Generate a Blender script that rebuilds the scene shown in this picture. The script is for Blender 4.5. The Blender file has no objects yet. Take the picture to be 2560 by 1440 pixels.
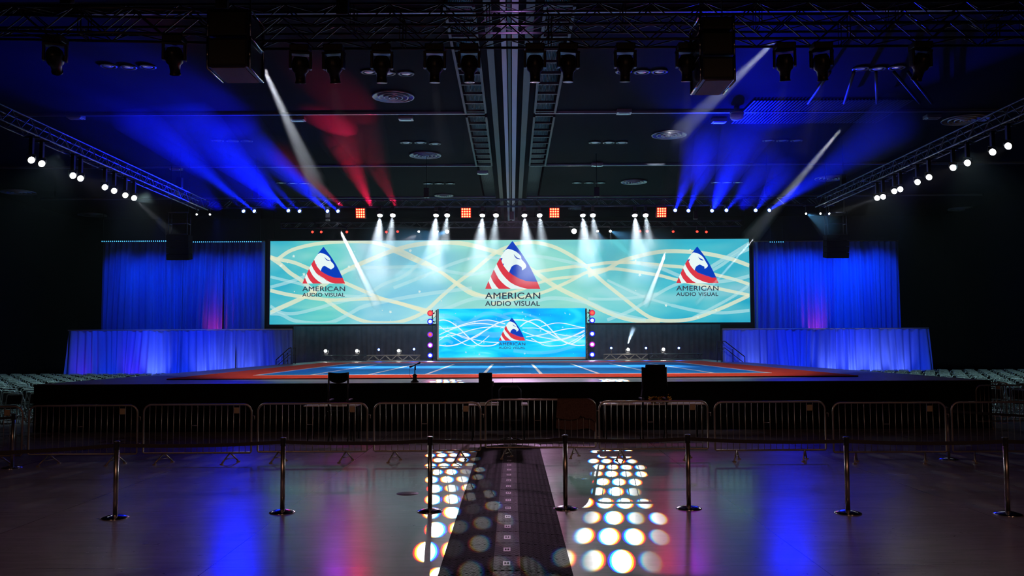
import bpy, bmesh, math, random
from mathutils import Vector, Matrix
sc = bpy.context.scene
COL = sc.collection
PI = math.pi
R = math.radians
# ---------------------------------------------------------------- camera
F = 2244.0; CH = 2.27
cam = bpy.data.objects.new('camera', bpy.data.cameras.new('camera')); COL.objects.link(cam); sc.camera = cam
cam.data.sensor_width = 36; cam.data.lens = 36*F/2560; cam.data.clip_end = 300
PITCH = math.atan(138/F); ROLL = -0.0048
CM = Matrix.Rotation(PI/2+PITCH, 4, 'X') @ Matrix.Rotation(ROLL, 4, 'Z')
cam.matrix_world = Matrix.Translation((0, 0, CH)) @ CM
_r, _u, _f = CM.col[0].xyz, CM.col[1].xyz, -CM.col[2].xyz
def ray(px, py): return _f*F + _r*(px-1280) + _u*(720-py)
def at(px, py, Y):                       # pixel seen at depth Y
    d = ray(px, py); return Vector((0, 0, CH)) + d*(Y/d.y)
def atz(px, py, z):                      # pixel seen at height z
    d = ray(px, py); return Vector((0, 0, CH)) + d*((z-CH)/d.z)
# ---------------------------------------------------------------- world, exposure, sampling of light
w = bpy.data.worlds.new('hall_dark'); sc.world = w; w.use_nodes = True
w.node_tree.nodes['Background'].inputs[0].default_value = (.004, .004, .008, 1)
w.node_tree.nodes['Background'].inputs[1].default_value = .25
sc.view_settings.view_transform = 'Standard'; sc.view_settings.look = 'None'
sc.view_settings.exposure = 0; sc.view_settings.gamma = 1; sc.view_settings.use_curve_mapping = False
cy = sc.cycles
cy.use_denoising = True; cy.use_adaptive_sampling = True; cy.adaptive_threshold = .03; cy.max_bounces = 4; cy.diffuse_bounces = 2; cy.glossy_bounces = 3
cy.transmission_bounces = 2; cy.volume_bounces = 0; cy.transparent_max_bounces = 24
cy.caustics_reflective = False; cy.caustics_refractive = False; cy.sample_clamp_indirect = 4
cy.volume_step_rate = 4; cy.volume_max_steps = 48
# ---------------------------------------------------------------- light helper (each lamp adds its own in its builder)
def aim(v): return Vector(v).to_track_quat('-Z', 'Y').to_matrix().to_4x4()
PLUMES = []                              # haze cones added along each beam to make it show (built near the end)
def spot(p, t, ang, col, W, r=.06, blend=.4, parent=None, name='beam_light', vol=1.0, spec=1.0, plume=None):
    vol = min(vol, 1)
    if plume: PLUMES.append((Vector(p), (Vector(t)-Vector(p)).normalized(), ang, *plume))
    l = bpy.data.lights.new(name, 'SPOT'); l.energy = W; l.spot_size = R(ang); l.spot_blend = blend
    l.color = col; l.shadow_soft_size = r; l.volume_factor = vol; l.specular_factor = spec
    o = bpy.data.objects.new(name, l); COL.objects.link(o)
    o.matrix_world = Matrix.Translation(p) @ aim(Vector(t)-Vector(p))
    return o
# house light of the hall behind the camera: warm downlights that graze barriers and posts
for hx in (-9, 0, 9):
    spot((hx, -4, 9.5), (hx*.8, 15, .4), 55, (1, .5, .3), 480, .3, .8, name='house_downlight')
spot((-24, 30, 3.0), (-22, 38, 11), 120, (1, .45, .1), 60, .2, .8, name='unseen_amber_spot')  # amber spots out of view, added to tint the side ceiling vents
spot((24, 30, 3.0), (22, 38, 11), 120, (1, .45, .1), 60, .2, .8, name='unseen_amber_spot')
# ---------------------------------------------------------------- materials
def lin(r, g, b):
    return tuple(((c/255)/12.92 if c/255 <= .04045 else ((c/255+.055)/1.055)**2.4) for c in (r, g, b))
def mat(name, col, rough=.5, metal=0, em=None, es=0, spec=.5):
    m = bpy.data.materials.new(name); m.use_nodes = True
    b = m.node_tree.nodes['Principled BSDF']
    b.inputs['Base Color'].default_value = (*col, 1); b.inputs['Roughness'].default_value = rough
    b.inputs['Metallic'].default_value = metal; b.inputs['Specular IOR Level'].default_value = spec
    if em: b.inputs['Emission Color'].default_value = (*em, 1); b.inputs['Emission Strength'].default_value = es
    return m
def noisy(m, scale, c1, c2, detail=4, bump=0, rough=None, stretch=None, lo=.35, hi=.65):
    nt = m.node_tree; b = nt.nodes['Principled BSDF']
    tc = nt.nodes.new('ShaderNodeTexCoord'); mp = nt.nodes.new('ShaderNodeMapping')
    nt.links.new(tc.outputs['Object'], mp.inputs['Vector'])
    if stretch: mp.inputs['Scale'].default_value = stretch
    n = nt.nodes.new('ShaderNodeTexNoise'); n.inputs['Scale'].default_value = scale; n.inputs['Detail'].default_value = detail
    nt.links.new(mp.outputs[0], n.inputs['Vector'])
    r = nt.nodes.new('ShaderNodeValToRGB'); r.color_ramp.elements[0].position = lo; r.color_ramp.elements[1].position = hi
    r.color_ramp.elements[0].color = (*c1, 1); r.color_ramp.elements[1].color = (*c2, 1)
    nt.links.new(n.outputs['Fac'], r.inputs['Fac']); nt.links.new(r.outputs[0], b.inputs['Base Color'])
    if bump:
        bp = nt.nodes.new('ShaderNodeBump'); bp.inputs['Strength'].default_value = bump; bp.inputs['Distance'].default_value = .02
        nt.links.new(n.outputs['Fac'], bp.inputs['Height']); nt.links.new(bp.outputs[0], b.inputs['Normal'])
    if rough:
        mr = nt.nodes.new('ShaderNodeMapRange'); mr.inputs[1].default_value = .35; mr.inputs[2].default_value = .65
        mr.inputs[3].default_value, mr.inputs[4].default_value = rough
        nt.links.new(n.outputs['Fac'], mr.inputs[0]); nt.links.new(mr.outputs[0], b.inputs['Roughness'])
    return m, tc, b
def glow(name, col, s):
    m = bpy.data.materials.new(name); m.use_nodes = True; nt = m.node_tree; nt.nodes.clear()
    e = nt.nodes.new('ShaderNodeEmission'); e.inputs[0].default_value = (*col, 1); e.inputs[1].default_value = s
    o = nt.nodes.new('ShaderNodeOutputMaterial'); nt.links.new(e.outputs[0], o.inputs[0]); m.cycles.emission_sampling = 'NONE'; return m
M = {}
M['black'] = mat('black_paint', (.012, .012, .014), .45)
M['cloth_black'] = noisy(mat('black_fabric', (.006, .006, .007), .95, spec=.1), 60, (.004, .004, .005), (.009, .009, .01))[0]
M['plastic'] = mat('black_plastic', (.02, .02, .022), .35)
M['steel'] = mat('galvanised_steel', (.42, .36, .31), .4, .85)
M['chrome'] = mat('chrome', (.75, .75, .78), .16, 1)
M['post'] = mat('dark_polished_steel', (.5, .45, .42), .28, .95)
M['alu'] = mat('truss_aluminium', (.1, .11, .13), .4, .8)
M['alu_dark'] = mat('black_truss', (.07, .07, .085), .35, .7)
M['alu_bright'] = mat('bright_truss_aluminium', (.75, .66, .55), .5, .3)
M['plate'] = mat('sign_plate', (.5, .38, .24), .6)
M['belt'] = mat('black_webbing', (.025, .02, .02), .5)
M['white'] = mat('white_cloth', (.75, .7, .72), .8)
M['brown'] = noisy(mat('brown_fleece', (.2, .12, .08), .9, spec=.1), 40, (.1, .055, .045), (.14, .08, .065), bump=.3)[0]
M['gold'] = mat('gold_tinsel', (1, .6, .12), .18, 1)
M['vent'] = mat('vent_metal', (.4, .38, .38), .35, .6)
M['lampglass'] = mat('downlight_glass', (.6, .6, .65), .2, .5)
M['rail'] = mat('pale_ceiling_rail', (.5, .46, .56), .45, .2)
M['darkbeam'] = mat('dark_ceiling_beam', (.025, .027, .034), .5, .3)
M['seatpad'] = mat('dark_seat_vinyl', (.016, .013, .011), .6)
M['chairframe'] = mat('chair_frame_metal', (.5, .62, .6), .35, .3)
M['ramp'] = mat('black_rubber', (.02, .016, .014), .65, spec=.035)
M['lid'] = mat('ramp_lid_rubber', (.05, .036, .032), .55, spec=.06)
M['labelr'] = mat('ramp_label', (.3, .24, .22), .5)
# ---------------------------------------------------------------- mesh builder
class MB:
    def __init__(s): s.v = []; s.f = []; s.sm = []
    def add(s, vs, fs, smooth=False, T=None):
        n = len(s.v); s.v += [tuple(T @ Vector(p)) if T else tuple(p) for p in vs]
        s.f += [[i+n for i in f] for f in fs]; s.sm += [smooth]*len(fs); return s
    def box(s, x0, x1, y0, y1, z0, z1, T=None, b=0):
        if b:
            bm = bmesh.new(); bmesh.ops.create_cube(bm, size=1)
            for v in bm.verts: v.co = ((x0+x1)/2+v.co.x*(x1-x0), (y0+y1)/2+v.co.y*(y1-y0), (z0+z1)/2+v.co.z*(z1-z0))
            bmesh.ops.bevel(bm, geom=bm.edges[:], offset=b, segments=2, profile=.6, affect='EDGES')
            bm.verts.index_update()
            s.add([v.co[:] for v in bm.verts], [[v.index for v in f.verts] for f in bm.faces], False, T); bm.free(); return s
        vs = [(x, y, z) for x in (x0, x1) for y in (y0, y1) for z in (z0, z1)]
        return s.add(vs, [(0, 1, 3, 2), (4, 6, 7, 5), (0, 4, 5, 1), (2, 3, 7, 6), (0, 2, 6, 4), (1, 5, 7, 3)], False, T)
    def tube(s, pts, r, n=8, closed=False, T=None, cap=True):
        pts = [Vector(p) for p in pts]; m = len(pts); vs = []; fs = []
        t0 = (pts[1]-pts[0]).normalized(); up = Vector((0, 0, 1)) if abs(t0.z) < .95 else Vector((1, 0, 0))
        nrm = (up - t0*up.dot(t0)).normalized()
        rs = r if isinstance(r, (list, tuple)) else [r]*m
        for i, p in enumerate(pts):
            a = pts[i-1] if (i > 0 or closed) else p; c = pts[(i+1) % m] if (i < m-1 or closed) else p
            t = (c-a).normalized(); nrm = (nrm - t*nrm.dot(t)).normalized(); bn = t.cross(nrm)
            for k in range(n):
                q = 2*PI*k/n; vs.append(p + (nrm*math.cos(q)+bn*math.sin(q))*rs[i])
        for i in range(m if closed else m-1):
            for k in range(n):
                a = i*n+k; b = i*n+(k+1) % n; c = ((i+1) % m)*n+(k+1) % n; d = ((i+1) % m)*n+k
                fs.append((a, b, c, d))
        if cap and not closed: fs += [tuple(range(n-1, -1, -1)), tuple((m-1)*n+k for k in range(n))]
        return s.add(vs, fs, True, T)
    def lathe(s, prof, n=20, T=None, smooth=True):      # prof: (r, z)
        vs = []; fs = []
        for r, z in prof:
            for k in range(n): q = 2*PI*k/n; vs.append((r*math.cos(q), r*math.sin(q), z))
        for i in range(len(prof)-1):
            for k in range(n): fs.append((i*n+k, i*n+(k+1) % n, (i+1)*n+(k+1) % n, (i+1)*n+k))
        if prof[0][0] > 1e-4: fs.append(tuple(range(n-1, -1, -1)))
        if prof[-1][0] > 1e-4: fs.append(tuple((len(prof)-1)*n+k for k in range(n)))
        return s.add(vs, fs, smooth, T)
    def mesh(s, name, m):
        me = bpy.data.meshes.new(name); me.from_pydata(s.v, [], s.f)
        me.polygons.foreach_set('use_smooth', s.sm); me.materials.append(m); me.update(); return me
    def build(s, name, m, parent=None, T=None):
        o = bpy.data.objects.new(name, s.mesh(name, m)); COL.objects.link(o)
        if parent: o.parent = parent
        if T: o.matrix_local = T
        return o
def tag(o, label=None, cat=None, group=None, kind=None):
    if label: o['label'] = label
    if cat: o['category'] = cat
    if group: o['group'] = group
    if kind: o['kind'] = kind
    return o
def empty(name, loc, rz=0, label=None, cat=None, group=None, Mx=None):
    o = bpy.data.objects.new(name, None); COL.objects.link(o); o.empty_display_size = .1
    if Mx: o.matrix_world = Mx
    else: o.location = loc; o.rotation_euler = (0, 0, rz)
    return tag(o, label, cat, group)
def copy_tree(o, parent=None):
    c = o.copy(); COL.objects.link(c)
    if parent: c.parent = parent; c.matrix_parent_inverse = o.matrix_parent_inverse
    for ch in list(o.children):
        if ch.type != 'LIGHT': copy_tree(ch, c)
    return c
ORD = ['first', 'second', 'third', 'fourth', 'fifth', 'sixth', 'seventh', 'eighth', 'ninth', 'tenth', 'eleventh', 'twelfth', 'thirteenth', 'fourteenth', 'fifteenth', 'sixteenth']
def NTH(k):
    one = ORD[:9]; tens = {2: 'twenty', 3: 'thirty', 4: 'forty', 5: 'fifty', 6: 'sixty'}
    if k < 16: return ORD[k]
    n = k+1
    if n < 20: return {17: 'seventeenth', 18: 'eighteenth', 19: 'nineteenth'}[n]
    return tens[n//10][:-1]+'ieth' if n % 10 == 0 else tens[n//10]+'-'+one[n % 10-1]
def T3(*a): return Matrix.Translation(a)
def smooth_path(pts, step=4):            # Catmull-Rom
    P = [Vector(p) for p in pts]; P = [P[0]*2-P[1]]+P+[P[-1]*2-P[-2]]; out = []
    for i in range(1, len(P)-2):
        for k in range(step):
            t = k/step; a, b, c, d = P[i-1:i+3]
            out.append(.5*((2*b)+(c-a)*t+(2*a-5*b+4*c-d)*t*t+(3*b-a-3*c+d)*t**3))
    return out+[P[-2]]
# ---------------------------------------------------------------- setting: floor, walls, ceiling
CEIL = 11.0
fl, tc, b = noisy(mat('polished_concrete', (.1, .1, .1), .3, spec=1), .5, (.32, .27, .31), (.4, .345, .39), 8, rough=(.2, .25), lo=.2, hi=.8)
nt = fl.node_tree
br = nt.nodes.new('ShaderNodeTexBrick'); br.offset = 0; br.inputs['Scale'].default_value = 1; br.inputs['Mortar Size'].default_value = .006
br.inputs['Brick Width'].default_value = 3.1; br.inputs['Row Height'].default_value = 3.1
br.inputs['Color1'].default_value = br.inputs['Color2'].default_value = (1, 1, 1, 1); br.inputs['Mortar'].default_value = (.45, .45, .45, 1)
nt.links.new(tc.outputs['Object'], br.inputs['Vector'])
wv = nt.nodes.new('ShaderNodeTexNoise'); wv.inputs['Scale'].default_value = 2.2; wv.inputs['Detail'].default_value = 8; wv.inputs['Distortion'].default_value = 1.5
mpp = nt.nodes.new('ShaderNodeMapping'); mpp.inputs['Scale'].default_value = (.5, 2.5, 1); nt.links.new(tc.outputs['Object'], mpp.inputs[0]); nt.links.new(mpp.outputs[0], wv.inputs['Vector'])
mr = nt.nodes.new('ShaderNodeMapRange'); mr.inputs[1].default_value = .3; mr.inputs[2].default_value = .7; mr.inputs[3].default_value = .85; mr.inputs[4].default_value = 1.08
nt.links.new(wv.outputs['Fac'], mr.inputs[0])
base = b.inputs['Base Color'].links[0].from_socket
m1 = nt.nodes.new('ShaderNodeMixRGB'); m1.blend_type = 'MULTIPLY'; m1.inputs[0].default_value = 1
nt.links.new(base, m1.inputs[1]); nt.links.new(br.outputs['Color'], m1.inputs[2])
m2 = nt.nodes.new('ShaderNodeVectorMath'); m2.operation = 'SCALE'
sc_ = nt.nodes.new('ShaderNodeTexNoise'); sc_.inputs['Scale'].default_value = 5; sc_.inputs['Detail'].default_value = 3; sc_.inputs['Distortion'].default_value = 4
mp2 = nt.nodes.new('ShaderNodeMapping'); mp2.inputs['Scale'].default_value = (.6, 1.6, 1); mp2.inputs['Rotation'].default_value = (0, 0, .5); nt.links.new(tc.outputs['Object'], mp2.inputs[0]); nt.links.new(mp2.outputs[0], sc_.inputs['Vector'])
mr3 = nt.nodes.new('ShaderNodeMapRange'); mr3.inputs[1].default_value = .69; mr3.inputs[2].default_value = .72; mr3.inputs[3].default_value = 1; mr3.inputs[4].default_value = .45; nt.links.new(sc_.outputs['Fac'], mr3.inputs[0])
m3 = nt.nodes.new('ShaderNodeVectorMath'); m3.operation = 'SCALE'; nt.links.new(m1.outputs[0], m3.inputs[0]); nt.links.new(mr3.outputs[0], m3.inputs['Scale'])
nt.links.new(m3.outputs[0], m2.inputs[0]); nt.links.new(mr.outputs[0], m2.inputs['Scale']); nt.links.new(m2.outputs[0], b.inputs['Base Color'])
def struct(name, mb, m): return tag(mb.build(name, m), kind='structure')
struct('floor', MB().box(-34, 34, -12, 64, -.2, 0), fl)
M['ceil'] = noisy(mat('dark_ceiling', (.01, .01, .012), .85, spec=.08), .25, (.005, .005, .007), (.009, .009, .012))[0]
M['wall'] = mat('black_drape_wall', (.008, .008, .009), .9, spec=.1)
c = MB()
gaps = [(-1.70, -.95), (.88, 1.64)]
c.box(-34, -1.70, -12, 64, CEIL, CEIL+.3); c.box(-.95, .88, -12, 64, CEIL, CEIL+.3); c.box(1.64, 34, -12, 64, CEIL, CEIL+.3)
struct('ceiling', c, M['ceil'])
dk = MB()
for g in gaps:
    n = 15
    for k in range(n):
        x0 = g[0]+(g[1]-g[0])*k/n; x1 = g[0]+(g[1]-g[0])*(k+.55)/n
        dk.box(x0, x1, -12, 64, CEIL+.55, CEIL+.62)
    dk.box(g[0], g[1], -12, 64, CEIL+.62, CEIL+.7)
struct('trim_1', dk, mat('corrugated_roof_deck', (.08, .1, .13), .5, .3))
struct('wall_back', MB().box(-34, 34, 62, 62.3, 0, CEIL), M['wall'])
struct('wall_left', MB().box(-30.3, -30, -12, 62, 0, CEIL), M['wall'])
struct('wall_right', MB().box(30, 30.3, -12, 62, 0, CEIL), M['wall'])
# cross seams of the ceiling panels
seamY = [atz(1280, y, CEIL).y for y in (279, 411, 452)]
for k, Y in enumerate((seamY[0]-10.4, seamY[0], seamY[1], seamY[1]+9.5)):
    struct('trim_%d' % (k+2), MB().box(-28, -1.0 if k < 3 else -.95, Y-.05, Y+.05, CEIL-.09, CEIL).box(.9, 28, Y-.05, Y+.05, CEIL-.09, CEIL), mat('seam_metal%d' % k, (.3, .32, .38), .35, .6))
# centre rails and flanking beams
struct('trim_6', MB().box(-.27, -.13, 14, 61.9, CEIL-.25, CEIL), M['rail'])
struct('trim_7', MB().box(.03, .2, 14, 61.9, CEIL-.25, CEIL), M['rail'])
struct('trim_8', MB().box(-.10, 0, 14, 61.9, CEIL-.12, CEIL), M['darkbeam'])
struct('trim_9', MB().box(-.70, -.5, 14, 61.9, CEIL-.18, CEIL), M['darkbeam'])
struct('trim_10', MB().box(.40, .62, 14, 61.9, CEIL-.18, CEIL), M['darkbeam'])
# corrugated roof deck strip and dark braces at the upper right
pa, pb = atz(1885, 247, CEIL), atz(2370, 196, CEIL); rdm = MB()
n = 46
for k in range(n):
    x = pa.x+(pb.x-pa.x)*k/n; rdm.box(x, x+(pb.x-pa.x)/n*.55, pa.y, pa.y+3.4, CEIL-.07, CEIL-.01)
struct('trim_12', rdm, mat('roof_deck', (.018, .017, .03), .5, .4))
rdm = MB()
for x0_, x1_ in ((2075, 2020), (2135, 2110), (2190, 2192), (2235, 2300), (2270, 2330)):
    a, b_ = atz(x0_, 180, CEIL-.5), atz(x1_, 258, CEIL-.3); rdm.tube([a, b_], .05, 6)
struct('trim_13', rdm, M['black'])
spot((0, 18.5, 8.9), (0, 27, CEIL), 60, (.75, .35, 1), 260, .1, .9, name='added_rail_fill', vol=0)  # purple fill spot added to tint the centre rails, no fixture
# ladder frames in the ceiling slots
k = 0
for sx, (xa, xb), side in ((-1, gaps[0], 'left of'), (1, gaps[1], 'right of')):
    for ya, yb, wh in ((22.5, seamY[0]-.3, 'nearer'), (seamY[0]+.3, seamY[1]-.3, 'farther')):
        t = empty('ladder_frame', (0, 0, 0), label='dark metal ladder-like frame in the ceiling slot %s the pale centre rails, %s panel' % (side, wh), cat='ceiling frame', group='ladder frames in the ceiling')
        for x in (xa, xb): MB().box(x-.04, x+.04, ya, yb, CEIL-.14, CEIL-.002).build('side_rail', M['darkbeam'], t)
        n = int((yb-ya)/1.15)
        for i in range(n+1):
            y = ya+.06+(yb-ya-.12)*i/n
            MB().box(xa+.04, xb-.04, y-.05, y+.05, CEIL-.1, CEIL-.02).build('rung', M['darkbeam'], t)
# round ceiling vents
vent_px = [(983, 239, 53), (1063, 386, 40), (1673, 335, 44), (1585, 453, 33), (2076, 444, 38), (2413, 297, 56), (46, 479, 41), (231, 536, 34), (440, 483, 20), (2405, 521, 33), (1110, 487, 24), (1440, 520, 20)]
vr = empty('ceiling_vent', (0, 0, 0))
prof = []
for a in (1.0, .72, .46, .22):
    MB().lathe([(a-.07, -.01), (a-.05, -.06-.05*(1-a)), (a, -.07-.05*(1-a)), (a+.01, -.03), (a-.02, 0)], 40).build('ring', M['vent'], vr)
MB().lathe([(.10, -.1), (.10, -.02), (.0, -.02)], 24).build('hub', M['vent'], vr)
where = ['left of the pale centre rails, the largest', 'left of the centre rails, behind the largest', 'lit vivid blue beside the right-hand beams', 'pale, above the right-hand white wash lights',
 'lit magenta near the right light truss', 'over the far right corner above the side truss', 'lit amber at the left edge, below the left side lights', 'lit amber above the left tall drape', 'small and dim behind the left side truss', 'lit amber above the right chairs', 'faint, over the middle of the rear truss left of centre', 'faint, over the middle of the rear truss right of centre']
for i, (x, y, r) in enumerate(vent_px):
    o = vr if i == 0 else copy_tree(vr); p = atz(x, y, CEIL); o.location = (p.x, p.y, CEIL); s = r/F*p.y*1.0
    o.scale = (s, s, 1); tag(o, 'round concentric-ring ceiling vent ' + where[i], 'ceiling vent', 'round ceiling vents')
# triple downlights
dl = empty('ceiling_downlight', (0, 0, 0))
MB().lathe([(.27, 0), (.27, -.04), (.2, -.05), (.19, -.02)], 20).build('trim_ring', M['plastic'], dl)
MB().lathe([(.19, -.03), (.12, -.045), (0, -.05)], 20).build('lens', M['lampglass'], dl)
trip = [((922, 178), (968, 181), (1015, 182), 'front left of the centre rails'), ((1559, 177), (1605, 178), (1649, 177), 'front right of the centre rails'), ((1015, 355), (1051, 355), (1087, 358), 'middle left of the centre rails'),
 ((1487, 355), (1522, 355), (1555, 355), 'middle right of the centre rails'), ((1070, 458), (1098, 458), (1126, 458), 'rear left of the centre rails'), ((1442, 456), (1472, 456), (1501, 456), 'rear right of the centre rails'), ((270, 163), (320, 166), (368, 165), 'in the blue haze at upper left'),
 ((543, 350), (580, 351), (616, 351), 'in the blue beams at left'), ((702, 456), (731, 457), (760, 457), 'behind the blue and red beams'), ((2152, 170), (2195, 170), (2243, 167), 'at upper right'), ((1922, 350), (1957, 350), (1992, 350), 'above the right blue beams'), ((1790, 455), (1818, 455), (1845, 455), 'just above the right blue lamps'), ((2157, 452), (2184, 452), (2210, 452), 'near the magenta vent')]
first = True
for tr in trip:
    for j in range(3):
        o = dl if first else copy_tree(dl); first = False
        p = atz(*tr[j], CEIL); o.location = (p.x, p.y, CEIL)
        tag(o, 'round ceiling downlight, %s of the three %s' % (('left', 'middle', 'right')[j], tr[3]), 'ceiling light', 'downlights in rows of three')
bx = empty('ceiling_box', (0, 0, 0))
MB().box(-.28, .28, -.2, .2, -.14, 0, b=.02).build('housing', M['vent'], bx); MB().box(-.2, .2, -.12, .12, -.16, -.14).build('grille', M['lampglass'], bx)
for i, (x, y, wh) in enumerate([(1015, 291, 'left of the ladder frames by the front seam'), (1560, 275, 'right of the ladder frames by the front seam'), (745, 293, 'at the end of the purple seam'), (1797, 298, 'lit purple beside the white dome'), (2330, 288, 'near the far right vent'), (1207, 428, 'close left of the rails behind the second seam'), (1493, 408, 'right of the rails at the second seam'), (190, 288, 'over the left side truss'), (440, 418, 'where the left blue beam meets the ceiling')]):
    o = bx if i == 0 else copy_tree(bx); p = atz(x, y, CEIL); o.location = (p.x, p.y, CEIL)
    tag(o, 'small rectangular sensor box on the ceiling ' + wh, 'ceiling box', 'ceiling sensor boxes')
p = atz(1842, 288, CEIL-.3)
t = empty('ceiling_dome', (p.x, p.y, CEIL), label='white dome hanging from the ceiling among the right blue beams', cat='ceiling speaker')
MB().lathe([(0, 0), (.1, 0), (.1, -.12), (.24, -.16), (.25, -.38), (.2, -.46), (0, -.5)], 24).build('shell', mat('white_dome', (.7, .7, .75), .4), t)
MB().lathe([(.26, -.2), (.265, -.22), (.26, -.24)], 24).build('rim', M['vent'], t)

# ---------------------------------------------------------------- stage and mat
SZ = 1.25; SY0 = 23.55; SY1 = 57.0; SX = 11.45; SF = 12.45
t = empty('stage', (0, 0, 0), label='low wide black-skirted stage with grey deck panels', cat='stage')
dm, tc, b = noisy(mat('stage_deck', (.3, .28, .3), .35, spec=.5), 1.5, (.3, .27, .28), (.38, .35, .36), 5)
nt = dm.node_tree; br = nt.nodes.new('ShaderNodeTexBrick'); br.offset = 0; br.inputs['Scale'].default_value = 1; br.inputs['Mortar Size'].default_value = .012
br.inputs['Brick Width'].default_value = 2.44; br.inputs['Row Height'].default_value = 1.22
br.inputs['Color1'].default_value = br.inputs['Color2'].default_value = (1, 1, 1, 1); br.inputs['Mortar'].default_value = (.1, .1, .1, 1)
nt.links.new(tc.outputs['Object'], br.inputs['Vector']); base = b.inputs['Base Color'].links[0].from_socket
mm = nt.nodes.new('ShaderNodeMixRGB'); mm.blend_type = 'MULTIPLY'; mm.inputs[0].default_value = 1
nt.links.new(base, mm.inputs[1]); nt.links.new(br.outputs['Color'], mm.inputs[2]); nt.links.new(mm.outputs[0], b.inputs['Base Color'])
MB().add([(-SF, SY0, SZ-.12), (SF, SY0, SZ-.12), (SX, SY1, SZ-.12), (-SX, SY1, SZ-.12), (-SF, SY0, SZ), (SF, SY0, SZ), (SX, SY1, SZ), (-SX, SY1, SZ)], [(3, 2, 1, 0), (4, 5, 6, 7), (0, 1, 5, 4), (1, 2, 6, 5), (2, 3, 7, 6), (3, 0, 4, 7)]).build('deck', dm, t)
sk = MB()
def skirt(a, b_, z0, z1, per=.35, amp=.02):
    a = Vector((*a, 0)); b_ = Vector((*b_, 0)); L = (b_-a).length; d = (b_-a)/L; nn = Vector((d.y, -d.x, 0)); n = int(L/per)*6
    vs = []; fs = []
    for i in range(n+1):
        q = a+d*(L*i/n)+nn*(amp*math.sin(i*PI/3)); vs += [(q.x, q.y, z0), (q.x, q.y, z1)]
    for i in range(n): fs.append((2*i, 2*i+2, 2*i+3, 2*i+1))
    sk.add(vs, fs, True)
skirt((-SF-.03, SY0-.03), (SF+.03, SY0-.03), .01, SZ-.005); skirt((SF+.03, SY0), (SX+.03, SY1), .01, SZ-.005); skirt((-SX-.03, SY1), (-SF-.03, SY0), .01, SZ-.005)
sk.build('skirt', M['cloth_black'], t)
MZ = SZ+.045
t = empty('performance_mat', (0, 0, SZ), label='blue spring floor mat with orange-red border and white lane lines', cat='mat')
A = lambda x, y: Vector((x, y, 0))
mx, my0, my1 = 10.05, 26.2, 48.0; bx_, by0, by1 = 8.15, 28.7, 44.9
M['red'] = noisy(mat('orange_red_mat', (.9, .08, .03), .8, spec=.08), 2, (.82, .06, .02), (.95, .1, .035))[0]
M['blue'] = noisy(mat('blue_mat', (.005, .25, .7), .8, spec=.1), 2, (.004, .23, .66), (.012, .3, .78))[0]
M['line'] = mat('white_tape', (.95, .93, .9), .5)
MB().box(-mx, mx, my0, my1, -.0, .04).build('border', M['red'], t)
MB().box(-mx+.0, mx, my0-.012, my0, 0, .03).build('edge_strip', M['cloth_black'], t)
MB().box(-bx_, bx_, by0, by1, .04, .044).build('field', M['blue'], t)
for (x0, x1, y0, y1) in ((-bx_-.07, bx_+.07, by0-.16, by0), (-bx_-.07, -bx_+.07, by0, by1), (bx_-.07, bx_+.07, by0, by1), (-bx_, bx_, by1-.1, by1)):
    MB().box(x0, x1, y0, y1, .044, .048).build('boundary_line', M['line'], t)
for i in range(8):
    x = (i-3.5)*1.8288
    MB().box(x-.055, x+.055, by0, 42.2, .044, .047).build('lane_line', M['line'], t)
MB().box(-.3, .35, 37.6, 37.75, .044, .048).build('centre_mark', M['line'], t)
MB().box(-.5, .6, 28.75, 28.9, .044, .0485).build('centre_mark', M['line'], t)

# ---------------------------------------------------------------- screens
def val_nodes(m): return m.node_tree
def screen_mat(name, cols, scale, s):
    m = bpy.data.materials.new(name); m.use_nodes = True; nt = m.node_tree; nt.nodes.clear()
    tc = nt.nodes.new('ShaderNodeTexCoord'); mp = nt.nodes.new('ShaderNodeMapping'); mp.inputs['Scale'].default_value = scale
    nt.links.new(tc.outputs['Object'], mp.inputs[0])
    n = nt.nodes.new('ShaderNodeTexNoise'); n.inputs['Scale'].default_value = 1; n.inputs['Detail'].default_value = 2; n.inputs['Distortion'].default_value = .6
    nt.links.new(mp.outputs[0], n.inputs['Vector'])
    r = nt.nodes.new('ShaderNodeValToRGB'); cr = r.color_ramp
    while len(cr.elements) > 1: cr.elements.remove(cr.elements[0])
    cr.elements[0].position = cols[0][0]; cr.elements[0].color = (*cols[0][1], 1)
    for p, c_ in cols[1:]: e = cr.elements.new(p); e.color = (*c_, 1)
    nt.links.new(n.outputs['Fac'], r.inputs['Fac'])
    e = nt.nodes.new('ShaderNodeEmission'); e.inputs[1].default_value = s
    o = nt.nodes.new('ShaderNodeOutputMaterial'); nt.links.new(e.outputs[0], o.inputs[0])
    return m, nt, tc, r, e
def veil(name, col, a, s=1):
    m = bpy.data.materials.new(name); m.use_nodes = True; nt = m.node_tree; nt.nodes.clear()
    e = nt.nodes.new('ShaderNodeEmission'); e.inputs[0].default_value = (*col, 1); e.inputs[1].default_value = s
    t_ = nt.nodes.new('ShaderNodeBsdfTransparent'); mx_ = nt.nodes.new('ShaderNodeMixShader'); mx_.inputs[0].default_value = a
    o = nt.nodes.new('ShaderNodeOutputMaterial'); nt.links.new(t_.outputs[0], mx_.inputs[1]); nt.links.new(e.outputs[0], mx_.inputs[2]); nt.links.new(mx_.outputs[0], o.inputs[0])
    m.cycles.emission_sampling = 'NONE'
    return m
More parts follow.
